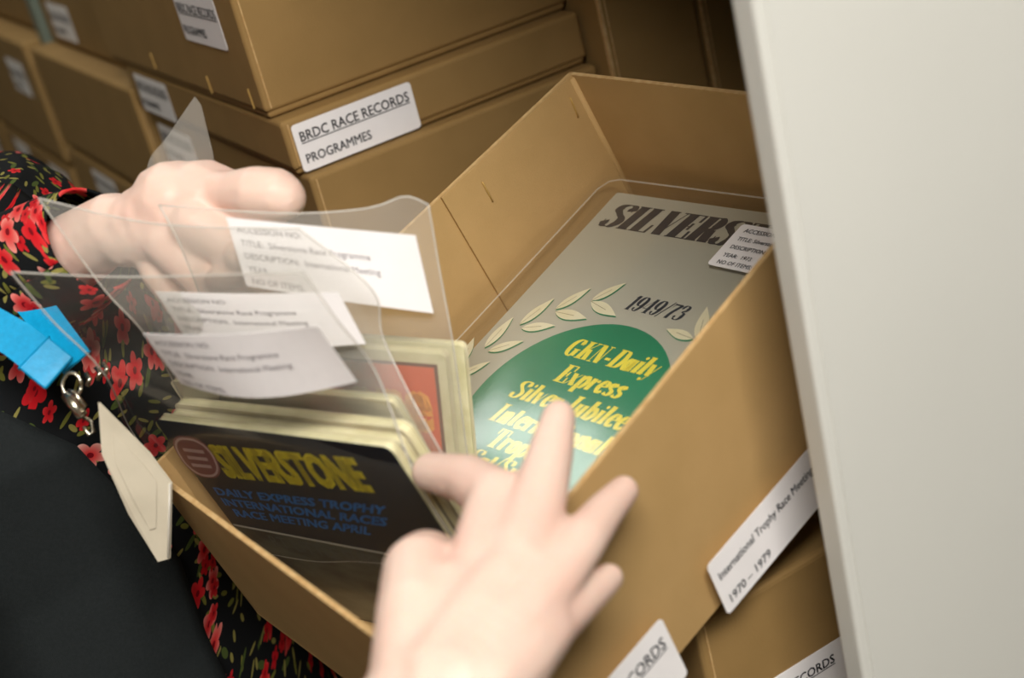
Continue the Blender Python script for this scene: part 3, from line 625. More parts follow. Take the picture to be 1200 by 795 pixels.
film_patch('back_film', film_grid(FR_S, 0, 0, .236, .262, seed=2, z=.0125, amp=.0004), M['film'], sl0)
# raised edge of the pocket on the left: a stiff flange
edge = Ink(lambda a, b: FR_S.p(a, b, .004))
edge.strip([(.0, .26), (.0, .012), (.004, .003), (.012, 0), (.236, 0)], .0016); edge.build('welded_edge', M['film_edge'], sl0)
# accession sticker
tl = GR.hit(872, 269); bl = GR.hit(832, 320)
dv = Vector((bl[0] - tl[0], bl[1] - tl[1])); hh = .041; dv.normalize()
su = GR.u * (dv.y) + GR.v * (-dv.x); su = GR.u * math.cos(-.02) + GR.v * math.sin(-.02)
fs = Frame(GR.p(tl[0], tl[1] + .037, -.0045), GR.u * .999 + GR.v * .03, -GR.v); fs.w = -GR.w
st = paper_label(sl0, fs, .072, .037, [('ACCESSION NO:', .006, .0300, .0048, False, dict(bold=.014, condense=.95)), ('TITLE: Silverstone', .006, .0228, .0045, False, dict(bold=.014, condense=.95)), ('DESCRIPTION:', .006, .0156, .0045, False, dict(bold=.014, condense=.95)), ('YEAR:  1973', .006, .0084, .0045, False, dict(bold=.014, condense=.95)), ('NO OF ITEMS:', .006, .0022, .0045, False, dict(bold=.014, condense=.95))], lift=0)
st['label'] = 'white accession sticker with handwritten title'

# a few more sleeved programmes under it, so that it lies high in the box
for k in range(5):
    fr_ = box_frame(.034 + .003 * (k % 2), .034 + .003 * (k % 3), .0835 + .0095 * k, EPS - .01 * (k % 2))
    s_ = programme(fr_, .205, .212, .008, M['cover_black'] if k % 2 else M['orange'], ('black-covered' if k % 2 else 'orange-covered') + ' programme, %s in the pile under the silver-grey one' % ('topmost', 'second', 'third', 'fourth', 'lowest')[k], 'programmes piled under the silver-grey one')

# ================================================================== the bundle in her hands
P1 = Frame(at(180, 492, .82), c2w((.75, .035, -.66)), c2w((.45, .75, .48)))    # w points away
if P1.w.dot(FWD) < 0: P1.w = -P1.w
def sub(fr, a, b, c): f_ = Frame(fr.p(a, b, c), fr.u, fr.v); f_.w = fr.w; return f_
bw, bh = .192, .158
f1 = sub(P1, 0, 0, 0)
pr1 = programme(f1, bw, bh, .0060, M['cover_black'], 'black programme with yellow and blue lettering, front of the held bundle', 'programmes in the held bundle', r=.005)
m1 = lambda a, b: f1.p(a, -b, -.0003)
m2 = lambda a, b: f1.p(a, -b, -.0005)
def bfit(s, x0, x1, y, h, bold=.02):
    v, f = font_shape(s, 1.0, bold=bold); xs = [q[0] for q in v]; ys = [q[1] for q in v]
    kx = (x1 - x0) / (max(xs) - min(xs)); ky = h / (max(ys) - min(ys))
    return [(x0 + (a - min(xs)) * kx, y + (b - min(ys)) * ky) for a, b in v], f
def quad_map(off, *px):
    """unit square (y up) onto the cover, corners given tl tr br bl"""
    c = [f1.hit(*p) for p in px]
    def mp(a, b):
        t = 1 - b; x = [(c[0][i] * (1 - a) + c[1][i] * a) * (1 - t) + (c[3][i] * (1 - a) + c[2][i] * a) * t for i in (0, 1)]
        return f1.p(x[0], x[1], off)
    return mp
ink = Ink(quad_map(-.0003, (240, 520), (414, 536), (440, 578), (268, 560))); ink.add(*bfit('SILVERSTONE', 0, 1, 0, 1, .06)); ink.build('yellow_title', M['yellow_ink'], pr1)
ink = Ink(quad_map(-.0003, (248, 569), (458, 592), (450, 630), (274, 605)))
for s_, x0, x1, y in (('DAILY EXPRESS TROPHY', .0, .98, .70), ('INTERNATIONAL RACES', .0, 1.0, .36), ('RACE MEETING APRIL', .03, .92, .02)): ink.add(*bfit(s_, x0, x1, y, .25, .03))
ink.build('blue_lettering', M['blue_ink'], pr1)
em = quad_map(-.0003, (194, 508), (243, 514), (266, 562), (224, 558))
ink = Ink(em); ink.poly(rrect(0, 0, 1, 1, .42, 6)); ink.build('round_emblem', M['maroon_ink'], pr1)
em = quad_map(-.0005, (194, 508), (243, 514), (266, 562), (224, 558))
ink = Ink(em); ink.strip(rrect(.06, .06, .94, .94, .38, 6) + [(.94, .56)], .05)
for k in range(3): ink.rect(.24, .26 + .18 * k, .76, .34 + .18 * k)
ink.build('emblem_ring', M['pink_ink'], pr1)
c0 = f1.hit(277, 616)[1]
ink = Ink(m1); ink.rect(.002, -.156, .190, -c0); ink.build('cover_photograph', M['photo'], pr1)
ink = Ink(m2); ink.rect(.002, -c0, .190, -c0 + .0016); ink.strip(spline([(.02, -c0 - .022), (.06, -c0 - .020), (.10, -c0 - .012), (.13, -c0 - .008)]), .0006); ink.build('pale_rule', M['rule'], pr1)
ink = Ink(m2); ink.add(*bfit('RT LITTLE SUPPORT', .03, .15, -c0 - .013, .010, .0))
for k in range(7): ink.rect(.12 + .005 * (k % 2), -c0 - .024 - .007 * k, .16 + .004 * (k % 3), -c0 - .0205 - .007 * k)
ink.build('grey_lettering', M['grey_ink'], pr1)
f2 = sub(P1, .003, .002, .0068); programme(f2, bw - .004, bh, .0050, M['cover_black'], 'second programme from the front of the held bundle, cream page edge', 'programmes in the held bundle', r=.005)
f3 = sub(P1, .004, -.001, .0128); programme(f3, bw - .004, bh, .0058, M['cream_ink'], 'third programme from the front of the held bundle, pale cover', 'programmes in the held bundle', r=.006)
f4 = Frame(P1.p(-.004, -.008, .0235), c2w((.78, .04, -.62)), c2w((.40, .76, .50)))
if f4.w.dot(FWD) < 0: f4.w = -f4.w
programme(f4, bw - .016, bh - .004, .0050, M['cream_ink'], 'pale programme leaning just behind the front three', 'programmes in the held bundle', r=.004)

RE = Frame(cp((-.0349, .0084, .76)), c2w((.96, .07, -.27)), c2w((.10, .88, .45)))          # rear group, origin = its top right corner
if RE.w.dot(FWD) < 0: RE.w = -RE.w
ow = .125
f5 = sub(RE, -ow, 0, 0)
pr5 = programme(f5, ow, .118, .006, M['pages'], 'orange-red programme with amber lettering at the back of the held bundle', 'programmes in the held bundle', r=.003)
ink = Ink(lambda a, b: f5.p(a, -b, -.0003)); ink.poly([(.004, -.006), (ow - .005, -.006), (ow - .005, -.113), (.004, -.113)]); ink.build('brown_border', M['brown_ink'], pr5)
ink = Ink(lambda a, b: f5.p(a, -b, -.0005)); ink.poly([(.006, -.008), (ow - .007, -.008), (ow - .007, -.111), (.006, -.111)]); ink.build('orange_panel', M['orange'], pr5)
ink = Ink(lambda a, b: f5.p(a, -b, -.0007)); ink.add(*bfit('one', ow - .060, ow - .010, -.049, .026, .06)); ink.build('amber_lettering', M['amber'], pr5)
f6 = sub(RE, -ow + .006, -.002, .0075); programme(f6, ow + .002, .118, .0055, M['pages'], 'cream-edged programme right behind the orange one', 'programmes in the held bundle', r=.003)

# sleeves of the bundle, each a bent sheet of film
def loft(rows, n=8, m=14, bow=0.0, bdir=None, seed=0, amp=.0015):
    """rows of world points (equal counts) -> smooth grid"""
    g = []
    k = len(rows); q = len(rows[0])
    def cr(P, t):
        i = min(int(t), len(P) - 2); t -= i; a, b, c, d = P[max(i - 1, 0)], P[i], P[i + 1], P[min(i + 2, len(P) - 1)]
        return 0.5 * (2 * b + (c - a) * t + (2 * a - 5 * b + 4 * c - d) * t * t + (3 * b - a - 3 * c + d) * t ** 3)
    for i in range(n * (k - 1) + 1):
        rr = [cr([r[j] for r in rows], i / n) for j in range(q)]
        row = []
        for j in range(m + 1):
            p = cr(rr, j / m * (q - 1))
            s = math.sin(math.pi * j / m) * bow
            p = p + (bdir or FWD) * (s + amp * noise.noise(p * 30 + Vector((seed, 0, 0))))
            row.append(p)
        g.append(row)
    return g
def sleeve(rows, label, seed=0, mat='film_hazy', bow=0.0, edges=True, gap=.002):
    r = empty('clear_sleeve', rows[-1][0], label, 'plastic sleeve', 'clear film sleeves')
    g = loft([[Vector(p) for p in q] for q in rows], seed=seed, bow=bow)
    film_patch('front_film', g, M[mat], r)
    g2 = [[p + FWD * gap for p in q] for q in g]
    film_patch('back_film', g2, M['film'], r)
    if edges:
        for pts, nm in (([q[0] for q in g], 'welded_edge'), ([q[-1] for q in g], 'welded_edge'), (g[0], 'top_edge')):
            MB().tube([p + FWD * gap / 2 for p in pts], .0005, 6).build(nm, M['film_edge'], r, True)
    return r
def bent_label(parent, c, text=True, bow=-.004, lift=-.0042, mat=None):
    """c: tl, tr, br, bl as world points; a slightly bowed white label with printed lines"""
    tl, tr, br, bl = [Vector(p) for p in c]
    nrm = (tr - tl).cross(bl - tl).normalized()
    if nrm.dot(FWD) > 0: nrm = -nrm
    def mp(s, t, o=0.0): return (tl * (1 - s) + tr * s) * (1 - t) + (bl * (1 - s) + br * s) * t - nrm * (bow * math.sin(math.pi * s) * (0.3 + .7 * t)) + nrm * (o - lift)
    n = 14; v = []; f = []
    for o in (0, -.0003):
        for i in range(n + 1):
            for j in range(7): v.append(mp(i / n, j / 6, o))
    K = (n + 1) * 7
    for i in range(n):
        for j in range(6):
            a = i * 7 + j; f.append((a, a + 1, a + 8, a + 7)); f.append((a + K, a + K + 7, a + K + 8, a + K + 1))
    for i in range(n):
        for j in (0, 6):
            a = i * 7 + j; f.append((a, a + 7, a + 7 + K, a + K))
    for i in (0, n):
        for j in range(6):
            a = i * 7 + j; f.append((a, a + 1, a + 1 + K, a + K))
    o = link_mesh('accession_label', v, f, mat or M['label'], parent, False)
    if text:
        wd, ht = .099, .038
        ink = Ink(lambda x, y: mp(x / wd, 1 - y / ht, .0003))
        for s, y in (('ACCESSION NO:', .0305), ('TITLE:  Silverstone Race Programme', .0232), ('DESCRIPTION:  International Meeting', .0160), ('YEAR:', .0088), ('NO OF ITEMS:', .0022)):
            v_, f_ = font_shape(s, .0046, bold=.0); ink.add(v_, f_, .004, y)
        ink.build('printed_text', M['faded'], parent)
    return o
p1p = lambda px, py, c=0: (lambda h: P1.p(h[0], h[1], c))(P1.hit(px, py, c))
rep = lambda px, py, c=0: (lambda h: RE.p(h[0], h[1], c))(RE.hit(px, py, c))
# front sleeve (round the black programme)
s1 = sleeve([[at(6, 318, .715), at(150, 324, .702), at(352, 318, .655)], [at(56, 376, .735), at(172, 384, .723), at(392, 374, .668)], [at(118, 440, .765), at(217, 445, .746), at(440, 440, .690)], [P1.p(-.034, .02, -.0025), P1.p(.083, .02, -.0025), P1.p(.200, .02, -.0025)], [P1.p(-.018, .09, -.0025), P1.p(.09, .09, -.0025), P1.p(.200, .09, -.0025)], [P1.p(-.012, .155, -.0025), P1.p(.09, .155, -.0025), P1.p(.200, .155, -.0025)]], 'film sleeve of the black programme at the front of the bundle', 1, mat='film_light', gap=.016)
bent_label(s1, [at(172, 384, .722), at(376, 375, .668), at(422, 440, .690), at(217, 443, .745)], bow=-.010)
# middle sleeve
s2 = sleeve([[at(44, 232, .735), at(180, 262, .725), at(350, 268, .705)], [at(120, 337, .750), at(250, 340, .735), at(436, 340, .715)], [at(175, 400, .765), at(290, 402, .745), at(452, 404, .728)], [P1.p(-.004, .03, .0225), P1.p(.09, .03, .0225), P1.p(.194, .03, .0225)], [P1.p(-.004, .165, .0225), P1.p(.09, .155, .0225), P1.p(.194, .155, .0225)]], 'film sleeve in the middle of the bundle, its label half covered', 2)
bent_label(s2, [at(186, 337, .748), at(400, 338, .718), at(432, 398, .728), at(222, 392, .760)], bow=-.006)
# rear sleeve with the topmost label
s3 = sleeve([[at(186, 240, .748), at(330, 250, .738), at(430, 244, .732), at(474, 230, .730), at(502, 240, .727)], [at(216, 300, .752), at(340, 312, .744), at(440, 318, .738), at(480, 318, .738), at(516, 322, .738)], [rep(250, 400, -.006), rep(350, 402, -.006), rep(440, 404, -.006), rep(490, 404, -.006), rep(532, 412, -.006)], [rep(262, 520, -.003), rep(360, 522, -.003), rep(450, 524, -.003), rep(500, 524, -.003), rep(547, 528, -.003)], [rep(280, 600, -.003), rep(380, 602, -.003), rep(470, 604, -.003), rep(520, 606, -.003), rep(560, 608, -.003)]], 'film sleeve of the orange programme, uppermost label on it', 3)
bent_label(s3, [at(268, 253, .7435), at(489, 274, .731), at(510, 365, .742), at(292, 333, .752)], bow=-.002)
# folded sleeve corner sticking up behind the left fist
s4 = sleeve([[at(228, 113, .815), at(232, 118, .815), at(236, 124, .815)], [at(196, 160, .82), at(222, 165, .82), at(248, 172, .82)], [at(172, 200, .825), at(215, 210, .825), at(262, 218, .825)], [at(175, 300, .835), at(250, 310, .83), at(330, 318, .82)], [at(200, 400, .85), at(300, 405, .84), at(400, 410, .83)]], 'film sleeve whose pointed corner sticks up behind the left fist', 4, edges=False)

# ================================================================== the woman
def capsule_chain(bm, pts, step=.35):
    """pts: (Vector, radius[, (ax, scale) flatten]) -> overlapping spheres"""
    for i in range(len(pts) - 1):
        a, ra = pts[i][0], pts[i][1]; b, rb = pts[i + 1][0], pts[i + 1][1]; d = (b - a).length
        n = max(1, int(d / (min(ra, rb) * step)))
        for k in range(n + (1 if i == len(pts) - 2 else 0)):
            t = k / n; bmesh.ops.create_icosphere(bm, subdivisions=2, radius=ra * (1 - t) + rb * t, matrix=Matrix.Translation(a * (1 - t) + b * t))
def ellip(bm, c, axes, rad):
    """ellipsoid with given unit axes and radii"""
    m = Matrix((( axes[0].x * rad[0], axes[1].x * rad[1], axes[2].x * rad[2], c.x), (axes[0].y * rad[0], axes[1].y * rad[1], axes[2].y * rad[2], c.y), (axes[0].z * rad[0], axes[1].z * rad[1], axes[2].z * rad[2], c.z), (0, 0, 0, 1)))
    bmesh.ops.create_icosphere(bm, subdivisions=3, radius=1, matrix=m)
def remeshed(bm, voxel, smooth=4, name='tmp'):
    me = bpy.data.meshes.new(name); bm.to_mesh(me); bm.free(); o = bpy.data.objects.new(name, me); COL.objects.link(o)
    m = o.modifiers.new('r', 'REMESH'); m.mode = 'VOXEL'; m.voxel_size = voxel; m.use_smooth_shade = True
    s = o.modifiers.new('s', 'SMOOTH'); s.iterations = smooth; s.factor = .5
    dg = bpy.context.evaluated_depsgraph_get(); out = bpy.data.meshes.new_from_object(o.evaluated_get(dg))
    bpy.data.objects.remove(o); bpy.data.meshes.remove(me); return out
V3 = Vector
TC = V3((.055, 1.0, 0)); TF = V3((.87, -.5, 0)).normalized(); TL_ = V3((.5, .87, 0)).normalized(); UP = V3((0, 0, 1))
def torso(fw, lf, z): return TC + TF * fw + TL_ * lf + UP * z
LSH, RSH = torso(.0, .150, 1.205), torso(-.01, -.155, 1.205)
LW_, LE = at(132, 266, .815), at(-110, 420, .95)
RW, RE_ = at(512, 815, .548), V3((-.12, .56, .98))
# --- hands (fine voxels)
hb = bmesh.new()
# right hand
rh = lambda l: [(at(x, y, z), r) for x, y, z, r in l]
mcp = dict(i=(566, 672, .603), m=(606, 662, .601), r=(634, 690, .594), l=(632, 736, .586))
capsule_chain(hb, rh([(*mcp['i'], .0165), (583, 584, .638, .0140), (548, 562, .664, .0122), (506, 554, .690, .0102)]))
capsule_chain(hb, rh([(*mcp['m'], .0160), (632, 582, .628, .0128), (646, 528, .648, .0106), (655, 488, .662, .0082)]))
capsule_chain(hb, rh([(*mcp['r'], .0150), (682, 634, .616, .0110), (708, 600, .638, .0092), (731, 575, .655, .0074)]))
capsule_chain(hb, rh([(*mcp['l'], .0140), (672, 710, .604, .0100), (697, 690, .620, .0084), (714, 677, .630, .0068)]))
for k, w_ in (('i', (490, 800, .560)), ('m', (515, 800, .553)), ('r', (540, 805, .550)), ('l', (560, 805, .552))):
    capsule_chain(hb, rh([(*w_, .0195), (*[(a + b) / 2 for a, b in zip(w_, mcp[k])], .0185), (*mcp[k], .0150)]))
capsule_chain(hb, rh([(490, 800, .562, .020), (492, 720, .586, .0185), (492, 670, .610, .0165), (500, 654, .632, .0130), (522, 652, .652, .0095)]))   # thumb
capsule_chain(hb, rh([(545, 720, .588, .018), (505, 715, .588, .017)]))                                                        # web of the thumb
capsule_chain(hb, rh([(560, 690, .600, .017), (528, 698, .594, .016)]))
for x_, y_, z_, r_ in ((575, 720, .586, .018), (600, 720, .586, .017), (560, 755, .575, .020), (590, 755, .574, .018), (535, 775, .567, .021), (575, 785, .563, .019), (545, 740, .578, .019), (612, 700, .594, .0165)):
    bmesh.ops.create_icosphere(hb, subdivisions=3, radius=r_, matrix=Matrix.Translation(at(x_, y_, z_)))
capsule_chain(hb, [(at(520, 815, .554), .0235), (lerp(RW, RE_, .1), .0255), (lerp(RW, RE_, .3), .029), (lerp(RW, RE_, .75), .037)], .4)
capsule_chain(hb, [(at(478, 830, .556), .018), (lerp(RW, RE_, .2), .024)], .4)
capsule_chain(hb, [(at(558, 822, .550), .018), (lerp(RW, RE_, .2), .022)], .4)
# left hand: a fist pinching the sleeve tops, thumb on top pointing right
lm_ = rh
capsule_chain(hb, lm_([(204, 240, .804, .0255), (238, 238, .802, .0250), (280, 242, .798, .0185)]))
capsule_chain(hb, lm_([(190, 262, .802, .0185), (225, 276, .798, .0185), (262, 280, .794, .0160)]))
capsule_chain(hb, lm_([(235, 226, .796, .0130), (272, 226, .784, .0125), (300, 226, .775, .0150), (322, 228, .772, .0150), (332, 232, .771, .0130)]))    # thumb
capsule_chain(hb, lm_([(276, 250, .802, .0145), (314, 268, .794, .0120), (304, 294, .780, .0100), (280, 300, .772, .0085)]))      # index
capsule_chain(hb, lm_([(230, 264, .788, .0160), (268, 290, .784, .0115), (282, 322, .782, .0098), (258, 328, .782, .0082)]))
capsule_chain(hb, lm_([(196, 282, .796, .0150), (228, 320, .792, .0112), (248, 350, .796, .0092), (230, 354, .800, .0078)]))
capsule_chain(hb, lm_([(176, 286, .810, .0135), (186, 322, .808, .0100), (206, 350, .812, .0084), (204, 356, .818, .0070)]))
capsule_chain(hb, [(at(195, 248, .804), .0225), (at(160, 264, .810), .0200), (LW_, .0200), (lerp(LW_, LE, .3), .026), (lerp(LW_, LE, .8), .034)], .4)
capsule_chain(hb, [(at(180, 272, .804), .0185), (at(150, 277, .812), .0185)], .4)
hands = remeshed(hb, .0016, 12)
# --- the rest of the body (coarser)
cb = bmesh.new(); AXS = (TF, TL_, UP)
ellip(cb, torso(0, 0, 1.11), AXS, (.095, .135, .17)); ellip(cb, torso(0, 0, .93), AXS, (.105, .155, .13)); ellip(cb, torso(-.01, 0, 1.02), AXS, (.09, .125, .16))
capsule_chain(cb, [(LSH, .045), (lerp(LSH, LE, .5), .042), (LE, .036), (lerp(LE, LW_, .3), .034)]); capsule_chain(cb, [(RSH, .045), (lerp(RSH, RE_, .5), .042), (RE_, .037), (lerp(RE_, RW, .3), .035)])
capsule_chain(cb, [(RSH, .040), (torso(0, 0, 1.205), .055), (LSH, .040)]); capsule_chain(cb, [(torso(-.01, 0, 1.25), .05), (torso(-.06, .0, 1.35), .048)])
HC = torso(-.085, .0, 1.435)
ellip(cb, HC, AXS, (.095, .075, .112)); ellip(cb, HC + TF * .035 - UP * .055, AXS, (.055, .05, .05))
ellip(cb, HC + TF * .098 - UP * .015, AXS, (.014, .011, .022))
for s in (-1, 1):
    ellip(cb, HC + TL_ * .077 * s - UP * .01, AXS, (.017, .008, .03))
    capsule_chain(cb, [(torso(0, .085 * s, .90), .08), (torso(.01, .085 * s, .50), .052), (torso(0, .085 * s, .28), .046), (torso(-.01, .085 * s, .09), .032)])
    capsule_chain(cb, [(torso(-.02, .085 * s, .045), .032), (torso(.13, .095 * s, .028), .026)])
rest = remeshed(cb, .008, 3)
bm = bmesh.new(); bm.from_mesh(hands); bm.from_mesh(rest); me = bpy.data.meshes.new('body'); bm.to_mesh(me); bm.free()
for p in me.polygons: p.use_smooth = True
woman = empty('person', (TC.x, TC.y, 0), 'woman in a floral dress and black waistcoat sorting programmes with both hands', 'person')
body = bpy.data.objects.new('body', me); COL.objects.link(body); me.materials.append(M['skin']); par(body, woman)
# hair, eyes, mouth
hb2 = bmesh.new(); ellip(hb2, HC - TF * .018 + UP * .018, AXS, (.098, .086, .112)); ellip(hb2, HC - TF * .07 - UP * .06, AXS, (.05, .07, .10)); capsule_chain(hb2, [(HC - TF * .09 - UP * .07, .035), (torso(-.10, 0, 1.27), .022), (torso(-.11, 0, 1.18), .012)])
for s in (-1, 1): capsule_chain(hb2, [(HC + TF * .05 + TL_ * .03 * s + UP * .088, .022), (HC + TF * .02 + TL_ * .075 * s + UP * .02, .014), (HC - TF * .01 + TL_ * .08 * s - UP * .05, .012)])
hm = remeshed(hb2, .006, 3); hair = bpy.data.objects.new('hair', hm); COL.objects.link(hair); hm.materials.append(M['hair']); par(hair, woman)
for s in (-1, 1):
    e = bmesh.new(); ellip(e, HC + TF * .081 + TL_ * .032 * s + UP * .002, AXS, (.008, .013, .008)); mm = bpy.data.meshes.new('eye'); e.to_mesh(mm); e.free()
    eo = bpy.data.objects.new('eye', mm); COL.objects.link(eo); mm.materials.append(M['eye']); par(eo, woman)
    e = bmesh.new(); ellip(e, HC + TF * .088 + TL_ * .032 * s + UP * .002, AXS, (.002, .005, .005)); mm = bpy.data.meshes.new('iris'); e.to_mesh(mm); e.free()
    io = bpy.data.objects.new('iris', mm); COL.objects.link(io); mm.materials.append(M['ink']); par(io, eo)
e = bmesh.new(); ellip(e, HC + TF * .086 - UP * .06, AXS, (.008, .022, .006)); mm = bpy.data.meshes.new('lips'); e.to_mesh(mm); e.free(); mo = bpy.data.objects.new('lips', mm); COL.objects.link(mo); mm.materials.append(M['lip']); par(mo, woman)
# nails
def nail(px, py, z, dx, dy, r=.0048, l=.008, dz=0.0):
    c = at(px, py, z); d = (at(px + dx, py + dy, z + dz) - c).normalized(); n = (CAM - c).normalized(); n = (n - d * n.dot(d)).normalized(); s = d.cross(n)
    v = []; f = []
    for i in range(5):
        for j in range(7):
            a = (i / 4 - .5) * l; t = (j / 6 - .5) * 1.9; k = 1.0 - .25 * (2 * i / 4 - 1) ** 2
            v.append(c + d * a + s * (r * math.sin(t) * k) + n * (r * .75 * (math.cos(t) - .8)))
    for i in range(4):
        for j in range(6): q = i * 7 + j; f.append((q, q + 1, q + 8, q + 7))
    o = link_mesh('fingernail', v, f, M['nail'], woman, True); clean(o, solid=.0005)
nail(731, 570, .6545, 22, -25, dz=.02); nail(713, 673, .6305, 17, -12, r=.0042, l=.007, dz=.013); nail(656, 489, .6580, 6, -36, dz=.016)

# dress: rings round the body, UV in metres
def tube_surface(name, rings, mat, parent, thick=.0015, closed=True, n=48, arc=None, v0=0.0, ends=None):
    """rings: list of (centre, axis a, axis b, ra, rb); arc=(t0,t1) for open shells"""
    v = []; uv = []; f = []; L_ = 0; prev = None
    t0, t1 = arc if arc else (0, 2 * math.pi)
    for k, (c, a, b, ra, rb) in enumerate(rings):
        if prev is not None: L_ += math.hypot((c - prev).length, (ra + rb) / 2 - prm)
        prev = c; rm = (ra + rb) / 2; prm = rm
        if ends: t1 = ends[k]
        for j in range(n + 1):
            t = t0 + (t1 - t0) * j / n
            fold = 1 + .012 * math.sin(7 * t + k * .35) + .02 * noise.noise(V3((math.cos(t) * 1.5, math.sin(t) * 1.5, L_ * 8)))
            v.append(c + a * (ra * math.cos(t) * fold) + b * (rb * math.sin(t) * fold)); uv.append((t * rm, L_ + v0))
    for k in range(len(rings) - 1):
        for j in range(n):
            q = k * (n + 1) + j; f.append((q, q + 1, q + n + 2, q + n + 1))
    o = link_mesh(name, v, f, mat, parent, True, uv); m = o.modifiers.new('t', 'SOLIDIFY'); m.thickness = thick; m.offset = 1
    return o
def smooth_rings(keys, n=6):
    out = []
    for i in range(len(keys) - 1):
        for k in range(n):
            t = k / n; t2 = t * t * (3 - 2 * t); a, b = keys[i], keys[i + 1]
            out.append(tuple(a[q] * (1 - t2) + b[q] * t2 for q in range(len(a))))
    out.append(keys[-1]); return out
DR = smooth_rings([(1.285, .045, .055, .0), (1.275, .08, .11, .0), (1.25, .098, .150, .0), (1.20, .118, .172, .005), (1.15, .140, .172, .02), (1.06, .132, .165, .018), (.98, .136, .172, .015), (.90, .150, .188, .012), (.80, .165, .205, .010), (.62, .185, .225, .0), (.45, .20, .24, .0)])
dress = tube_surface('dress', [(torso(o_, 0, z), TF, TL_, ra, rb) for z, ra, rb, o_ in DR], M['floral'], woman, n=72)
def sleeve_tube(pts, rad, name='dress_sleeve', mat='floral', v0=0.0):
    rings = []
    for i in range(len(pts)):
        d = (pts[min(i + 1, len(pts) - 1)] - pts[max(i - 1, 0)]).normalized(); a = d.cross(UP).normalized(); b = d.cross(a)
        rings.append((pts[i], a, b, rad[i], rad[i]))
    return tube_surface(name, rings, M[mat], woman, n=40, v0=v0)
def polyline(keys, n=8):
    P = [k[0] for k in keys]; Rr = [k[1] for k in keys]; a = []; b = []
    for i in range(len(P) - 1):
        for k in range(n):
            t = k / n; p0, p1, p2, p3 = P[max(i - 1, 0)], P[i], P[i + 1], P[min(i + 2, len(P) - 1)]
            a.append(0.5 * (2 * p1 + (p2 - p0) * t + (2 * p0 - 5 * p1 + 4 * p2 - p3) * t * t + (3 * p1 - p0 - 3 * p2 + p3) * t ** 3)); b.append(Rr[i] * (1 - t) + Rr[i + 1] * t)
    a.append(P[-1]); b.append(Rr[-1]); return a, b
pts, rad = polyline([(LSH + TL_ * -.06, .060), (LSH, .058), (lerp(LSH, LE, .5), .057), (LE, .056), (lerp(LE, LW_, .5), .046), (lerp(LE, LW_, .92), .030)])
sleeve_tube(pts, rad, v0=.37)
pts, rad = polyline([(RSH + TL_ * .06, .060), (RSH, .057), (lerp(RSH, RE_, .5), .048), (RE_, .046), (lerp(RE_, RW, .22), .046), (lerp(RE_, RW, .36), .044)])
sleeve_tube(pts, rad, v0=.9)
# black waistcoat, open at the front
VR = [(z, ra + .014, rb + .012, o_) for z, ra, rb, o_ in DR if .62 <= z <= 1.262]
tube_surface('waistcoat', [(torso(o_, 0, z), TF, TL_, ra, rb) for z, ra, rb, o_ in VR], M['black_cloth'], woman, thick=.003, arc=(math.radians(100), math.radians(323)), n=64, ends=[math.radians(323 - 21 * max(0, min(1, (z - 1.04) / .16))) for z, *_ in VR])
for s in (-1, 1):
    sb = bmesh.new(); ellip(sb, torso(.05, .09 * s, .032), AXS, (.13, .045, .032)); mm = bpy.data.meshes.new('shoe'); sb.to_mesh(mm); sb.free()
    so = bpy.data.objects.new('shoe', mm); COL.objects.link(so); mm.materials.append(M['black_cloth']); par(so, woman)

# ------------------------------------------------------------------ lanyard and badge
ly = empty('lanyard', at(85, 445, .80), 'bright blue ribbon lanyard with a metal clip on the woman\'s chest', 'lanyard')
def ribbon(pts, w, t, name, mat, parent, across):
    P = [Vector(p) for p in pts]; v = []; f = []
    for i, p in enumerate(P):
        d = (P[min(i + 1, len(P) - 1)] - P[max(i - 1, 0)]).normalized(); a = across - d * d.dot(across); a.normalize(); nn = d.cross(a)
        for s, h in ((-1, -1), (1, -1), (1, 1), (-1, 1)): v.append(p + a * (w / 2 * s) + nn * (t / 2 * h))
    for i in range(len(P) - 1):
        for k in range(4): q = i * 4; f.append((q + k, q + (k + 1) % 4, q + 4 + (k + 1) % 4, q + 4 + k))
    f.append((0, 1, 2, 3)); n = len(v); f.append((n - 4, n - 3, n - 2, n - 1))
    return link_mesh(name, v, f, mat, parent)
acr = c2w((-.45, .75, -.3))
ribbon([torso(.0, -.075, 1.29), torso(.055, -.085, 1.262), at(-120, 330, .80), at(-40, 365, .795), at(20, 398, .79), at(58, 428, .785)], .021, .0015, 'ribbon', M['blue_ribbon'], ly, acr)
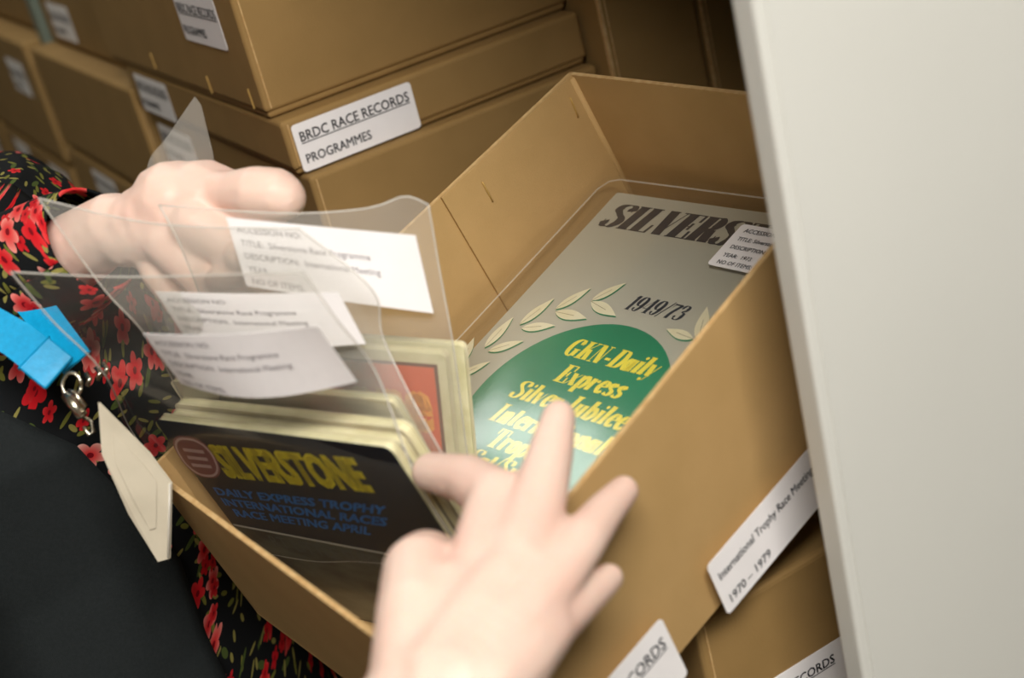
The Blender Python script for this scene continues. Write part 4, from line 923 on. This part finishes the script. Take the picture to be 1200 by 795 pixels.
ribbon([torso(.03, -.01, 1.29), at(-40, 285, .865), at(10, 322, .835), at(50, 370, .82), at(90, 425, .80)], .019, .0015, 'ribbon', M['blue_ribbon'], ly, c2w((.8, -.5, 0)))
clean(ribbon([at(40, 414, .782), at(62, 432, .781), at(70, 438, .781)], .0225, .004, 'ribbon_crimp', M['blue_ribbon'], ly, acr), .0008, 1)
mb = MB(); ring = [at(84 + 11 * math.cos(t), 452 + 15 * math.sin(t), .785) for t in [k * math.pi / 8 for k in range(17)]]; mb.tube(ring, .0012, 6); mb.build('split_ring', M['steel'], ly, True)
MB().tube([at(78, 462, .783), at(86, 474, .781), at(97, 488, .780)], .0032, 10).build('clip_body', M['steel'], ly, True)
MB().tube([at(80, 458, .779), at(88, 460, .777), at(100, 476, .776), at(98, 484, .778)], .0011, 6).build('clip_lever', M['steel'], ly, True)
MB().tube([at(97, 488, .780), at(106, 494, .78), at(110, 506, .78), at(104, 510, .78), at(98, 500, .78)], .0012, 6).build('clip_hook', M['steel'], ly, True)
for (x, y, z) in ((112, 430, .80), (120, 425, .80), (100, 437, .80)):
    MB().tube([at(x, y, z), at(x + 5, y + 7, z), at(x + 2, y + 16, z)], .0016, 6).build('clip_link', M['steel'], ly, True)
bd = empty('badge_holder', at(160, 560, .80), 'pale plastic badge holder hanging beside the black waistcoat', 'badge')
bt = [at(117, 476, .775), at(139, 498, .781), at(173, 532, .792), at(199, 567, .800), at(197, 654, .808), at(186, 657, .806), at(152, 602, .795), at(121, 532, .781)]
v = [p for p in bt] + [p + FWD * .003 for p in bt]; n = len(bt)
clean(link_mesh('holder', v, [tuple(range(n)), tuple(range(n, 2 * n))[::-1]] + [(i, (i + 1) % n, n + (i + 1) % n, n + i) for i in range(n)], M['card'], bd), .0008, 2)
MB().tube([bt[3], bt[4]], .0008, 6).build('holder_rim', M['film_edge'], bd, True)
bi = [lerp(at(160, 560, .792), p, .62) - FWD * .0012 for p in bt]
clean(link_mesh('card_insert', bi, [tuple(range(n))], M['card'], bd), solid=.0004)
